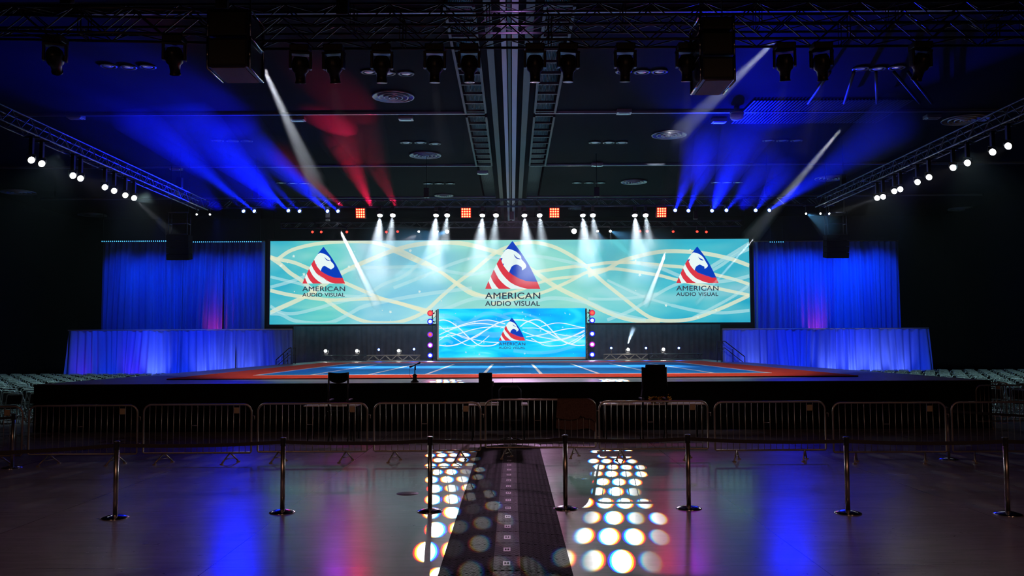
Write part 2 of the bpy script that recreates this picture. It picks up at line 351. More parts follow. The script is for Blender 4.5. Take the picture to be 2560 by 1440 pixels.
def ribbons(name, paths, Y, m, parent, wpx, clip):
    mb = MB()
    for k, pts in enumerate(paths):
        wd = wpx[k % len(wpx)]; P = smooth_path([(x, y, 0) for x, y in pts], 6); vs = []; fs = []
        for i, p in enumerate(P):
            a = P[max(0, i-1)]; c_ = P[min(len(P)-1, i+1)]; d = (c_-a).normalized(); nn = Vector((-d.y, d.x, 0))*wd/2
            for s in (1, -1):
                q = p+nn*s; q.x = min(max(q.x, clip[0]), clip[2]); q.y = min(max(q.y, clip[1]), clip[3])
                vs.append(at(q.x, q.y, Y-.0006*k))
        for i in range(len(P)-1): fs.append((2*i, 2*i+1, 2*i+3, 2*i+2))
        mb.add(vs, fs)
    return mb.build(name, m, parent)
def starpts(n, clip, seed, smin, smax, Y):
    random.seed(seed); mb = MB()
    for i in range(n):
        cx = random.uniform(clip[0]+6, clip[2]-6); cy_ = random.uniform(clip[1]+6, clip[3]-6); r = random.uniform(smin, smax); a0 = random.random()*6
        five = r > (smin+smax)/2
        vs = []
        for k in range(10):
            rr = r*(1 if k % 2 == 0 else .5) if five else r*.6
            q = a0+k*PI/5; vs.append(at(cx+rr*math.cos(q), cy_+rr*math.sin(q), Y))
        mb.add(vs, [tuple(range(10))])
    return mb
ARC1 = [(485, 395), (510, 460), (545, 545), (590, 610), (655, 690), (740, 745), (850, 805), (1000, 860), (1120, 876), (1225, 875)]
ARC2 = [(412, 520), (435, 570), (470, 640), (530, 730), (600, 810), (690, 890), (790, 945), (900, 985), (1030, 1017)]
ARC3 = [(357, 630), (400, 720), (450, 810), (520, 890), (600, 960), (700, 1017)]
ARC4 = [(295, 765), (310, 810), (350, 890), (400, 960), (455, 1017)]
ARC5 = [(250, 860), (280, 940), (315, 1017)]
EAGLE = [(585, 247), (630, 235), (635, 215), (720, 235), (790, 265), (840, 300), (880, 340), (905, 375), (908, 425), (950, 470), (985, 510), (1005, 550), (1003, 585), (975, 615), (920, 650), (915, 590), (880, 560), (840, 538), (800, 530), (750, 545), (710, 575), (680, 620), (658, 690), (590, 610), (548, 552), (558, 520), (588, 488), (536, 522), (509, 458), (530, 410), (570, 375), (496, 408), (486, 393), (510, 350), (545, 300)]
POLY = [([(728, 60), (820, 180), (910, 300), (1050, 520), (1150, 715), (1225, 875)]+ARC1[::-1][1:]+[(530, 320), (585, 240), (655, 150)], 'blue', 0),
        (EAGLE, 'white', 1), ([(755, 320), (785, 360), (820, 392), (890, 415), (887, 430), (845, 424), (800, 405), (768, 360)], 'blue', 2),
        (ARC1+[(1285, 1017)]+ARC2[::-1], 'red', 0), (ARC2+ARC3[::-1], 'white', 0), (ARC3+ARC4[::-1], 'red', 0), (ARC4+ARC5[::-1], 'white', 0), (ARC5+[(183, 1017)], 'red', 0)]
LM = {'blue': glow('logo_blue', lin(0, 60, 190), 1), 'white': glow('logo_white', lin(235, 252, 250), 1), 'red': glow('logo_red', lin(222, 55, 70), 1), 'ink': glow('logo_lettering', lin(52, 62, 80), 1)}
for m in LM.values(): m.cycles.emission_sampling = 'NONE'
def text_mesh(s):
    cu = bpy.data.curves.new('lettering', 'FONT'); cu.body = s; cu.size = 1; cu.space_character = 1.06
    o = bpy.data.objects.new('lettering_source', cu); COL.objects.link(o); bpy.context.view_layer.update()
    me = bpy.data.meshes.new_from_object(o.evaluated_get(bpy.context.evaluated_depsgraph_get()))
    vs = [v.co.copy() for v in me.vertices]; fs = [tuple(p.vertices) for p in me.polygons]
    bpy.data.objects.remove(o); bpy.data.meshes.remove(me)
    x0 = min(v.x for v in vs); x1 = max(v.x for v in vs); y0 = min(v.y for v in vs); y1 = max(v.y for v in vs)
    return [((v.x-x0)/(x1-x0), (v.y-y0)/(y1-y0)) for v in vs], fs
TX1, TX2 = text_mesh('AMERICAN'), text_mesh('AUDIO VISUAL')
def logo(ox, oy, sx, sy, Y, parent):     # ox,oy: pixel of the crop origin; scale px per unit
    P = lambda x, y, d: at(ox+x*sx, oy+y*sy, Y-d)
    lg = bpy.data.objects.new('eagle_logo', None); COL.objects.link(lg); lg.parent = parent
    for nm, colr in (('logo_blue_field', 'blue'), ('logo_white_shapes', 'white'), ('logo_red_stripes', 'red')):
        mb = MB()
        for pts, c_, lay in POLY:
            if c_ == colr:
                bm = bmesh.new(); vs = [bm.verts.new(P(x, y, .02+.012*lay)) for x, y in pts]
                f = bm.faces.new(vs); bmesh.ops.triangulate(bm, faces=[f], ngon_method='BEAUTY'); bm.verts.index_update()
                mb.add([v.co[:] for v in bm.verts], [[v.index for v in f.verts] for f in bm.faces]); bm.free()
        mb.build(nm, LM[colr], lg)
    mb = MB()
    for (uv, fs), (x0, x1, y0, y1) in ((TX1, (185, 1282, 1093, 1216)), (TX2, (185, 1276, 1263, 1356))):
        for k_, (ox_, oy_) in enumerate(((-3.2, 0), (3.2, 0), (0, -2.6), (0, 2.6))):
            mb.add([P(x0+u*(x1-x0)+ox_, y1-v*(y1-y0)+oy_, .02+.002*k_) for u, v in uv], fs)
    mb.build('lettering', LM['ink'], lg)
# main projection screen
SCY = 58.0
t = empty('projection_screen', (0, SCY, 0), label='very wide teal projection screen with cream curves and three eagle logos', cat='screen')
smat, nt, tc, rmp, em = screen_mat('projected_image', [(.3, lin(20, 160, 190)), (.45, lin(85, 195, 200)), (.58, lin(135, 215, 205)), (.72, lin(190, 232, 225))], (.16, 1, .5), 1.12)
sep = nt.nodes.new('ShaderNodeSeparateXYZ'); nt.links.new(tc.outputs['Object'], sep.inputs[0])
r2 = nt.nodes.new('ShaderNodeValToRGB'); r2.color_ramp.interpolation = 'EASE'
mr = nt.nodes.new('ShaderNodeMapRange'); mr.inputs[1].default_value = -15.8; mr.inputs[2].default_value = 15.5; nt.links.new(sep.outputs[0], mr.inputs[0])
nt.links.new(mr.outputs[0], r2.inputs[0]); cr = r2.color_ramp
cr.elements[0].position = 0; cr.elements[0].color = (*lin(30, 160, 195), 1); cr.elements[1].position = 1; cr.elements[1].color = (*lin(10, 150, 190), 1)
for p_, c_ in ((.12, lin(100, 200, 190)), (.22, lin(150, 200, 235)), (.33, lin(160, 215, 240)), (.42, lin(170, 222, 205)), (.6, lin(150, 215, 200)), (.72, lin(100, 195, 210)), (.88, lin(40, 170, 200))):
    e = cr.elements.new(p_); e.color = (*c_, 1)
mx_ = nt.nodes.new('ShaderNodeMixRGB'); mx_.inputs[0].default_value = .55
nt.links.new(rmp.outputs[0], mx_.inputs[1]); nt.links.new(r2.outputs[0], mx_.inputs[2]); nt.links.new(mx_.outputs[0], em.inputs[0])
TL, TR, BL, BR = at(676, 600.5, SCY), at(1872, 599.5, SCY), at(674, 811, SCY), at(1876, 806, SCY)
zt = (TL.z+TR.z)/2; zb = (BL.z+BR.z)/2; xl = (TL.x+BL.x)/2; xr = (TR.x+BR.x)/2
o = MB().box(xl, xr, -.01, .05, zb, zt).build('picture_surface', smat, t)
fr = MB()
for a in ((xl-.18, xl, zb-.12, zt+.12), (xr, xr+.18, zb-.12, zt+.12), (xl, xr, zt, zt+.12), (xl, xr, zb-.12, zb)): fr.box(a[0], a[1], -.06, .1, a[2], a[3])
fr.build('frame', M['black'], t)
for x in (xl+.2, -5, 5, xr-.2): MB().tube([(x, .06, zt+.1), (x, .06, CEIL-.004)], .02, 6).build('hanging_cable', M['black'], t)
par = t; sub = empty('screen_image', (0, 0, 0))
sub.parent = t; sub.matrix_parent_inverse = T3(0, -SCY, 0)
PA = [[(675, 642), (694, 648), (734, 656), (774, 672), (850, 702), (910, 728), (942, 742), (966, 750), (1006, 760), (1080, 780), (1095, 784)],
 [(694, 648), (730, 625), (790, 610), (860, 604), (930, 606), (990, 622), (1040, 645), (1085, 668), (1130, 700), (1180, 735), (1240, 745)],
 [(675, 643), (700, 660), (725, 682), (755, 702), (790, 735)],
 [(673, 782), (755, 745), (800, 718), (850, 685), (900, 660), (984, 626), (1051, 610), (1119, 606), (1169, 611), (1219, 624), (1270, 640), (1334, 678), (1387, 715), (1455, 749), (1522, 782), (1582, 800), (1650, 803)],
 [(1280, 612), (1297, 608), (1337, 606), (1387, 618), (1438, 645), (1471, 671), (1505, 702), (1555, 742), (1606, 782), (1639, 798), (1680, 802), (1735, 796), (1800, 772), (1838, 755), (1875, 738)],
 [(1470, 689), (1518, 673), (1550, 654), (1598, 640), (1646, 630), (1694, 628), (1758, 633), (1822, 646), (1874, 664)],
 [(1337, 680), (1421, 668), (1470, 664), (1518, 657), (1566, 656), (1614, 659), (1662, 664), (1720, 670), (1798, 689), (1838, 699), (1874, 711)],
 [(675, 726), (718, 736), (758, 742), (830, 750), (910, 747), (966, 750), (1030, 768), (1090, 790)],
 [(814, 750), (862, 782), (910, 803), (958, 808), (1006, 803), (1060, 780), (1105, 740), (1142, 708), (1186, 675), (1240, 631), (1290, 610)],
 [(984, 628), (1051, 658), (1102, 681), (1139, 705), (1186, 732), (1230, 740), (1300, 725), (1370, 700), (1450, 690)],
 [(1230, 760), (1300, 745), (1360, 730), (1420, 705), (1470, 680), (1530, 672), (1582, 678), (1646, 688), (1694, 700), (1803, 723), (1874, 738)]]
PB = [[(675, 765), (702, 781), (734, 784), (782, 774), (830, 760), (910, 739), (960, 710), (1010, 690), (1060, 650), (1100, 630)],
 [(674, 784), (702, 786), (734, 801), (782, 808), (830, 805), (878, 782), (910, 766), (990, 748), (1080, 733), (1180, 720)],
 [(676, 692), (718, 702), (758, 712), (820, 735), (900, 742)], [(676, 718), (720, 706), (770, 690), (850, 680), (900, 670), (968, 668), (1068, 668), (1135, 681), (1186, 685), (1250, 670)],
 [(1518, 800), (1582, 774), (1646, 734), (1686, 713), (1750, 690), (1800, 665), (1838, 638), (1874, 622)], [(1678, 763), (1742, 777), (1806, 782), (1874, 776)],
 [(1590, 657), (1650, 670), (1700, 690), (1760, 705), (1830, 700), (1874, 690)], [(1518, 700), (1560, 720), (1610, 742), (1678, 763)], [(1470, 747), (1520, 748), (1580, 745), (1646, 734)],
 [(1770, 672), (1822, 640), (1874, 608)], [(1726, 798), (1790, 765), (1838, 738), (1874, 712)], [(984, 720), (1060, 690), (1130, 660), (1200, 640), (1240, 645), (1330, 640), (1400, 650), (1470, 667)],
 [(1050, 800), (1120, 770), (1200, 745), (1300, 760), (1380, 745), (1470, 757), (1518, 777), (1566, 790), (1614, 800)]]
CL = (675, 602, 1874, 807)
ribbons('curve_pattern', PA, SCY-.03, veil('cream_curves', lin(238, 240, 205), .72), sub, [9, 9, 10, 11, 9, 10, 8, 9, 9, 7, 8], CL).matrix_parent_inverse = Matrix()
ribbons('curve_pattern', PB, SCY-.045, veil('pale_aqua_curves', lin(195, 238, 240), .5), sub, [8, 9, 7, 8, 8, 8, 9, 6, 7, 9, 7], CL)
starpts(34, CL, 4, 1.2, 5, SCY-.05).build('star_pattern', veil('pale_stars', lin(235, 250, 240), .8), sub)
logo(1190, 595, 180/1440, 180/1440, SCY-.06, sub)
q = 1097/8/106.5
logo(756-185*.0971, 617-60*.0960, .0971, .0960, SCY-.06, sub)
logo(1691-185*.0958, 616-60*.0955, .0958, .0955, SCY-.06, sub)
# LED wall in front
LY = 54.0
t = empty('led_wall', (0, LY, 0), label='bright blue LED wall with white swirls standing at the back of the stage', cat='screen')
lm, nt, tc, rmp, em = screen_mat('led_image', [(.3, lin(0, 140, 235)), (.5, lin(0, 178, 245)), (.62, lin(40, 205, 250)), (.74, lin(130, 225, 250))], (.35, 1, 1.1), 1.35)
nt.links.new(rmp.outputs[0], em.inputs[0])
a, b_, c_, d_ = at(1097, 771.5, LY), at(1463, 771, LY), at(1097, 893.5, LY), at(1463, 893, LY)
x0, x1, z0, z1 = a.x, b_.x, (c_.z+d_.z)/2, (a.z+b_.z)/2
MB().box(x0, x1, -.01, .1, z0, z1).build('display_face', lm, t)
fr = MB(); fr.box(x0-.1, x0, -.03, .12, z0-.12, z1-.02).box(x1, x1+.1, -.03, .12, z0-.12, z1-.02).box(x0, x1, -.02, .12, z0-.12, z0); fr.build('frame', M['alu_bright'], t)
MB().box(x0-.12, x1+.12, .0, .6, SZ, z0-.12).build('base', M['black'], t)
sub = bpy.data.objects.new('screen_image', None); COL.objects.link(sub); sub.parent = t; sub.matrix_parent_inverse = T3(0, -LY, 0)
q = lambda L: [(1060+x/5.818, 765+y/5.818) for x, y in L]
LP = [[(220, 210), (300, 205), (400, 240), (520, 330), (620, 430), (700, 500), (800, 570), (920, 580), (1010, 570), (1090, 530)], [(220, 570), (350, 580), (480, 560), (620, 500), (760, 430), (900, 350), (1050, 260), (1180, 215), (1280, 202)],
 [(220, 325), (400, 320), (600, 260), (800, 215), (950, 205), (1080, 235), (1180, 260)], [(220, 420), (350, 360), (520, 300), (700, 260), (850, 255), (1000, 275), (1200, 330)], [(220, 500), (400, 400), (600, 470), (750, 455), (900, 350)],
 [(220, 460), (450, 420), (700, 345), (900, 310), (1180, 300)], [(380, 430), (480, 490), (600, 560), (720, 580), (820, 540), (950, 430)], [(220, 290), (320, 360), (500, 420), (700, 480), (900, 520), (1090, 530)],
 [(1280, 202), (1400, 203), (1480, 215), (1580, 250), (1750, 350), (1900, 440), (2050, 520), (2200, 570), (2340, 570)], [(1400, 300), (1480, 240), (1600, 200), (1700, 215), (1800, 290), (1900, 400), (2000, 490), (2140, 550), (2340, 430)],
 [(1430, 320), (1650, 325), (1850, 380), (2000, 420), (2200, 440), (2340, 430)], [(1480, 450), (1700, 420), (1900, 370), (2100, 330), (2340, 315)], [(1430, 370), (1600, 430), (1800, 470), (1950, 490), (2150, 440), (2340, 370)],
 [(1480, 490), (1700, 530), (1850, 510), (2050, 480), (2200, 420), (2340, 350)], [(1700, 300), (1900, 250), (2050, 255), (2200, 290), (2340, 320)], [(1560, 470), (1750, 570), (1900, 580), (2050, 560), (2200, 490), (2340, 400)]]
LS = [[(220, 130), (350, 150), (480, 190), (600, 260), (800, 150), (900, 110), (1050, 120), (1250, 190)], [(1150, 120), (1350, 100), (1550, 140), (1700, 200)], [(1300, 650), (1600, 680), (1900, 660), (2200, 580)], [(220, 540), (330, 500), (420, 540)], [(500, 400), (750, 380), (1000, 420), (1200, 400)], [(1500, 350), (1700, 420), (1950, 460), (2250, 430)], [(420, 250), (700, 260), (1000, 250), (1240, 280)]]
LC = (1098, 772.5, 1462, 892.5)
ribbons('soft_swirl_pattern', [q(L) for L in LS], LY-.02, veil('soft_swirls', lin(120, 215, 250), .38), sub, [9, 6, 8, 8, 14, 14, 12], LC)
ribbons('swirl_pattern', [q(L) for L in LP], LY-.035, veil('white_swirls', lin(240, 252, 255), .9), sub, [2.8, 3, 2.4, 2.4, 1.8, 2.2, 1.8, 1.8, 3, 2.8, 1.8, 2.2, 2.2, 2.4, 2, 2], LC)
starpts(60, LC, 9, .5, 3.2, LY-.05).build('star_pattern', veil('pale_blue_stars', lin(170, 235, 255), .85), sub)
logo(1247-185*.0603, 794-60*.0602, .0603, .0602, LY-.06, sub)

# ---------------------------------------------------------------- drapes
dmat = {}
def drape_mat(name, c1, c2):
    return noisy(mat(name, c1, .75, spec=.25), 1.2, c1, c2, 3, stretch=(1, 1, .15))[0]
M['drape'] = drape_mat('blue_lit_drape', (.14, .26, .85), (.2, .36, .95))  # some of the lamps' blue is put into the fabric colour
def fold_sheet(x0, x1, z0, z1, seed, amp=.2, nz=10, lean=0, dens=.045):
    random.seed(seed); n = int((x1-x0)/dens); vs = []; fs = []
    ph = []; a = 0
    for i in range(n+1): a += random.uniform(.35, 1.15); ph.append(a)
    am = [random.uniform(.4, 1) for _ in range(n//8+3)]
    for i in range(n+1):
        x = x0+(x1-x0)*i/n; k = i/8; A_ = am[int(k)]*(1-k % 1)+am[int(k)+1]*(k % 1)
        for j in range(nz+1):
            f = j/nz; z = z1+(z0-z1)*f
            sn = math.sin(ph[i]+.5*math.sin(f*2+x*.7)); y = amp*A_*(.55+.45*f)*(abs(sn)**.7*(1 if sn > 0 else -1)) + .3*amp*math.sin(ph[i]*.31+seed) + .04*math.sin(x*1.3+f*2)
            ed = min(1, i/12, (n-i)/12); u_ = i/n if lean > 0 else 1-i/n
            xx = x+(.22*f*math.sin(x*.9+seed)+.1*f*math.sin(x*2.3))*ed+lean*f*max(0, u_)
            vs.append((xx, y, z))
    for i in range(n):
        for j in range(nz):
            p = i*(nz+1)+j; fs.append((p, p+1, p+nz+2, p+nz+1))
    return MB().add(vs, fs, True)
def pipe_drape(xs, Y, ztop, label, seed, group, m, zb=.02, amp=.17, rod=.03, lean=(0, 0)):
    t = empty('pipe_and_drape', (0, Y, 0), label=label, cat='drape', group=group)
    for i in range(len(xs)-1):
        fold_sheet(xs[i]-.01, xs[i+1]+.01, zb, ztop-.04, seed+i, amp, lean=(lean[0] if i == 0 else lean[1] if i == len(xs)-2 else 0)).build('drape_panel', m, t)
    MB().tube([(xs[0], 0, ztop), (xs[-1], 0, ztop)], rod, 8).build('top_pole', M['alu_bright'], t)
    for x in xs: MB().tube([(x, .12, 0), (x, .12, ztop)], .03, 6).build('upright', M['alu_dark'], t)
    return t
DY = 47.0
XL = [at(x, 824, DY).x for x in (170, 309, 452, 589, 731)]; zl = at(450, 824.5, DY).z
pipe_drape(XL, DY, zl, 'low blue drape run left of the stage lit lavender from below', 3, 'low blue drapes beside the stage', M['drape'], lean=(-.25, 0))
XR = [at(x, 822, DY).x for x in (1798, 1925, 2057, 2186, 2322)]; zr = at(2060, 821.5, DY).z
XR[0] = max(XR[0], 11.0)
pipe_drape(XR, DY, zr, 'low blue drape run right of the stage lit lavender from below', 20, 'low blue drapes beside the stage', M['drape'], lean=(0, .25))
TY = 57.6
XL2 = [at(x, 605, TY).x for x in (257, 360, 460, 560, 662)]; zt2 = at(460, 604, TY).z
pipe_drape(XL2, TY, zt2, 'tall blue drape left of the wide screen', 40, 'tall blue drapes beside the screen', M['drape'], amp=.2)
XR2 = [at(x, 602, TY).x for x in (1884, 1975, 2065, 2155, 2246)]; zt3 = at(2060, 602.5, TY).z
pipe_drape(XR2, TY, zt3, 'tall blue drape right of the wide screen', 60, 'tall blue drapes beside the screen', M['drape'], amp=.2)
# black drape behind the stage below the screen
t = pipe_drape([at(735, 850, 59).x, -5, 5, at(1800, 850, 59).x], 58.9, zb+.3, 'black backdrop drape under the wide screen', 80, None, noisy(mat('dark_grey_drape', (.13, .11, .14), .9, spec=.1), 2, (.11, .1, .13), (.16, .13, .16))[0], amp=.05)
# LED battens of small dots above the tall drapes
DOT = glow('batten_dots', (.05, .35, 1), 5)
for x0_, x1_, wh, y in ((253, 417, 'left end of the left tall drape', 603.5), (471, 655, 'right part of the left tall drape', 605), (1923, 1961, 'right tall drape beside the screen', 605)):
    a = at(x0_, y, TY-.5); b_ = at(x1_, y, TY-.5)
    t = empty('light_batten', a, label='thin LED batten of blue dots above the %s' % wh, cat='light', group='LED battens over the drapes')
    L = (b_-a).x
    MB().box(0, L, 0, .08, -.04, .06).build('housing', M['black'], t)
    mb = MB(); n = int(L/.13)
    for i in range(n): mb.lathe([(.032, 0), (.02, -.02), (0, -.03)], 8, T=T3(.06+i*L/n, -.0, .0) @ Matrix.Rotation(-PI/2, 4, 'X') @ Matrix.Rotation(PI, 4, 'X'))
    mb.build('diodes', DOT, t)
    for xx in (.1, L-.1): MB().tube([(xx, .04, .05), (xx, .04, CEIL-a.z-.004)], .012, 5).build('hanging_cable', M['black'], t)

# ---------------------------------------------------------------- trusses
def truss(a, b_, s, label, m, bay=None, group='lighting trusses', cable=(.1, .9)):
    a = Vector(a); b_ = Vector(b_); d = b_-a; L = d.length; ang = math.atan2(d.y, d.x)
    t = empty('lighting_truss', a, ang, label, 'truss', group)
    h = s/2; bay = bay or s*1.15; n = max(2, round(L/bay)); r = .028 if s > .35 else .024
    for y in (-h, h):
        for z in (0, s): MB().tube([(0, y, z), (L, y, z)], r, 8).build('chord', m, t)
    br = MB()
    for i in range(n):
        x0 = L*i/n; x1 = L*(i+1)/n; f = i % 2
        for y in (-h, h): br.tube([(x0, y, s if f else 0), (x1, y, 0 if f else s)], .014, 5, cap=False)
        for z in (0, s): br.tube([(x0, -h if f else h, z), (x1, h if f else -h, z)], .014, 5, cap=False)
    for k in range(int(L/3)+1):
        x = min(L, k*3.0)
        for q_ in (-.03, .03):
            br.tube([(x+q_, -h, 0), (x+q_, h, 0), (x+q_, h, s), (x+q_, -h, s)], .016, 5, closed=True)
    br.build('bracing', m, t)
    if cable:
        for c_ in cable:
            x = L*c_
            MB().tube([(x, 0, s), (x, 0, CEIL-a.z-.004)], .015, 5).build('hoist_chain', M['black'], t)
            MB().box(x-.12, x+.12, -.1, .1, s+.1, s+.55, b=.02).build('hoist_motor', M['plastic'], t)
    return t
ZT = 8.5
pl = at(640, 75, 18.0)
truss((-11.5, 17.35, 8.42), (-5.2, 17.8, 8.36), .5, 'dark box truss crossing the top left of the view nearest the camera', M['alu_dark'], group='front trusses')
truss((-5.2, 17.95, 8.36), (12.5, 17.95, 8.36), .5, 'long dark box truss crossing the top with moving lights hung below', M['alu_dark'], group='front trusses')
truss((-12.5, 19.6, 9.25), (13.5, 19.6, 9.25), .5, 'dark box truss above and behind the front truss', M['alu_dark'], group='front trusses')
BY = 41.0
truss((-14.3, 12, ZT), (-14.3, BY+.3, ZT), .42, 'side truss running back along the left with bright round lights', M['alu'], group='side trusses')
truss((14.3, 12, ZT), (14.3, BY+.3, ZT), .42, 'side truss running back along the right with bright round lights', M['alu'], group='side trusses')
zb1 = at(1280, 516, BY).z
truss((-14, BY, zb1), (14, BY, zb1), .32, 'rear lighting truss above the stage carrying the white wash lights', M['alu'], cable=(.08, .36, .64, .92), group='rear trusses')
BY2 = 48.5
zb2 = at(1280, 568, BY2).z
truss((-12.5, BY2, zb2), (12.5, BY2, zb2), .3, 'rearmost dim truss just above the wide screen with small red lamps', M['alu_dark'], cable=(.1, .5, .9), group='rear trusses')

# ---------------------------------------------------------------- luminaires
def lamp_on_truss(p, ztop, target, rad, lensm, label, group, name='wash_light', body=1.0, light=None, mirror=False):
    p = Vector(p); d = (Vector(target)-p).normalized()
    t = empty(name, p, label=label, cat='light', group=group)
    A_ = aim(d)                                            # -Z points along d
    r = rad
    MB().lathe([(0, .55*r*2.2), (r*.7, .55*r*2.2), (r*1.08, .18*r*2), (r*1.1, 0), (r*1.0, -.01)], 18, T=A_).build('housing', M['plastic'], t)
    MB().lathe([(r*.98, 0), (r*.8, -.3*r), (r*.4, -.45*r), (0, -.5*r)], 18, T=A_).build('lens', lensm, t)
    yk = MB(); w_ = r*1.3; h = (ztop-p.z)
    s_ = 1 if h > 0 else -1
    yk.tube([(-w_, 0, 0), (-w_, 0, s_*r*1.6), (w_, 0, s_*r*1.6), (w_, 0, 0)], .014, 5)
    yk.build('yoke', M['plastic'], t)
    if abs(p.x) > 14.2: MB().box(-.24, .24, -.03, .03, h-.05, h-.022).build('mounting_bar', M['plastic'], t)
    if abs(p.x) <= 14.2 and p.z > 4 and p.y < 45: MB().box(-.03, .03, -.1, .28, h-.05, h-.026).build('mounting_bar', M['plastic'], t)
    MB().box(-r*.5, r*.5, -r*.5, r*.5, min(s_*r*1.6, h), max(s_*r*1.6, h)).build('clamp', M['plastic'], t)
    if light:
        col, W, ang = light[:3]
        spot(p+d*(r*.6), p+d*10, ang, col, W, rad*.6, light[3] if len(light) > 3 else .5, plume=light[4] if len(light) > 4 else None)
    return t
G = {'white': glow('white_lens', (1, .98, 1), 14), 'blue': glow('blue_lens', (.06, .12, 1), 30), 'bluewhite': glow('blue_white_lens', (.35, .45, 1), 9), 'red': glow('red_lens', (1, .02, .012), 7), 'hot': glow('hot_white_lens', (1, .97, .92), 60), 'purple': glow('purple_lens', (.8, .3, 1), 9), 'pink': glow('pink_lens', (1, .3, .8), 9),
     'amber': glow('amber_diode', (1, .55, .15), 6), 'redhot': glow('red_orange_diode', (1, .16, .07), 7)}
# white wash on rear truss
ww = [950, 982, 1090, 1118, 1206, 1240, 1311, 1349, 1457, 1482, 1587, 1614]
for i, x in enumerate(ww):
    p = at(x, 538, BY-.1); strong = i % 2 == 0
    tgt = (p.x*.93-(.25 if i < 6 else -.25)*2, 38.4-(.4 if strong else 2), SZ)
    lamp_on_truss(p, zb1, tgt, .13, G['white'], 'white wash light on the rear truss, %s white lamp from the left' % ORD[i], 'white wash lights on the rear truss', light=((.72, .87, 1), 4800 if strong else 2800, 30 if strong else 22, .9, (.1, 3.4 if strong else 2.0, .11)))
# blue beam lamps
bl = [(609, 528, 420, 330, 34, 8, 900, .05), (636, 528, 235, 215, 31, 9, 5500, .10), (721, 527, 440, 270, 32, 13, 6500, .08), (749, 528, 560, 340, 34, 9, 2500, .05), (819, 528, 600, 330, 33, 12, 5000, .08), (845, 528, 650, 360, 34, 8, 5000, .11),
      (1688, 526, 1752, 350, 33, 10, 3500, .10), (1721, 527, 1790, 340, 33, 10, 3500, .10), (1780, 527, 1870, 320, 32, 11, 5000, .11), (1816, 526, 1925, 400, 33, 8, 2600, .08), (1889, 526, 1965, 425, 34, 8, 2600, .07), (1923, 526, 2250, 300, 31, 11, 6000, .10)]
for i, (x, y, tx, ty, tY, an, W, de) in enumerate(bl):
    p = at(x, y, BY-.1); tgt = at(tx, ty, tY)
    side = 'left' if i < 6 else 'right'
    lamp_on_truss(p, zb1, tgt, .085, G['blue'], 'blue beam lamp on the rear truss, %s of the blue lamps from the left' % ORD[i], 'blue beam lamps', name='beam_lamp', light=((.002, .01, 1), W*3.5, an, 1.0, (.1, (tgt-p).length, de)))
# red panels 4x4
for i, (x, y) in enumerate([(901, 533), (1165, 532), (1386, 532), (1654, 531)]):
    p = at(x, y, BY-.15)
    t = empty('blinder_panel', p, label='red four by four blinder panel on the rear truss, %s from the left' % ORD[i], cat='light', group='red blinder panels')
    tl = Matrix.Rotation(R(10), 4, 'X') @ Matrix.Rotation(R((-12, 0, 0, 8)[i]), 4, 'Z')
    MB().box(-.24, .24, 0, .14, -.24, .24, T=tl, b=.02).build('housing', M['plastic'], t)
    for a_ in range(4):
        for b__ in range(4):
            MB().lathe([(.042, 0), (.03, .02), (0, .028)], 10, T=tl @ T3(-.165+a_*.11, -.002, -.165+b__*.11) @ Matrix.Rotation(PI/2, 4, 'X')).build('cell', G['redhot'], t)
    MB().box(-.225, .225, -.004, 0, -.225, .225, T=tl).build('glowing_face', glow('red_glow', (1, .004, .002), 1.1), t)
    MB().tube([(0, .07, .24), (0, .07, zb1-p.z)], .02, 6).build('clamp', M['plastic'], t)
    spot(p+Vector((0, -.1, 0)), p+Vector((0, -8, -2.2)), 70, (1, .02, .12), 90 if i in (0, 3) else 25, .2, .8)
# red small lamps, white small lamps on the rearmost truss
rl = [(781, 580), (803, 580), (867, 580), (966, 580), (994, 579), (1600, 578), (1618, 578), (1683, 579), (1743, 579), (1766, 580)]
for i, (x, y) in enumerate(rl):
    p = at(x, y, BY2-.1)
    lamp_on_truss(p, zb2, at(x*.8+256, 750, 30), .07, G['red'], 'small red lamp on the rearmost truss, %s red one from the left' % ORD[i], 'red lamps above the screen', name='red_lamp')
wl = [(1047, 579, .06), (1093, 579, .06), (1118, 579, .1), (1435, 578, .14), (1494, 578, .06), (1526, 578, .07)]
for i, (x, y, r) in enumerate(wl):
    p = at(x, y, BY2-.1)
    lamp_on_truss(p, zb2, (0, 0, 2.2), r, G['hot'], ('small white lamp on the rearmost truss, %s white one from the left' % ORD[i]) if i != 3 else 'dazzling white lamp above the screen right of the centre logo', 'white lamps above the screen', name='beam_lamp')
for i, (x, y) in enumerate([(492, 536), (525, 536), (2015, 534), (2051, 534), (2073, 534)]):
    p = at(x, y, BY-.1)
    lamp_on_truss(p, zb1, (p.x*1.1, 20, 1), .045, G['hot'], 'tiny white lamp near the %s end of the rear truss, %s corner lamp' % ('left' if i < 2 else 'right', ORD[i]), 'corner lamps', name='corner_lamp')
# side truss lamps
sl = [(78, 400), (104, 409), (182, 439), (201, 446), (262, 468), (285, 477), (313, 488), (335, 495), (2521, 365), (2482, 380), (2419, 407), (2383, 419), (2323, 443), (2294, 455), (2251, 473), (2236, 478), (2208, 492), (2193, 495)]
for i, (x, y) in enumerate(sl):
    s_ = -1 if i < 8 else 1
    d = ray(x, y); k = abs(14.3/d.x); p = Vector((0, 0, CH))+d*k
    side = 'left' if s_ < 0 else 'right'; nn = i if i < 8 else i-8
    lamp_on_truss(p, ZT, (0, 17, 1.0), .108, G['white'], 'bright round light under the %s side truss, %s from the near end' % (side, ORD[nn]), 'round lights under the side trusses', light=((1, .97, .94), 160, 30, .8))
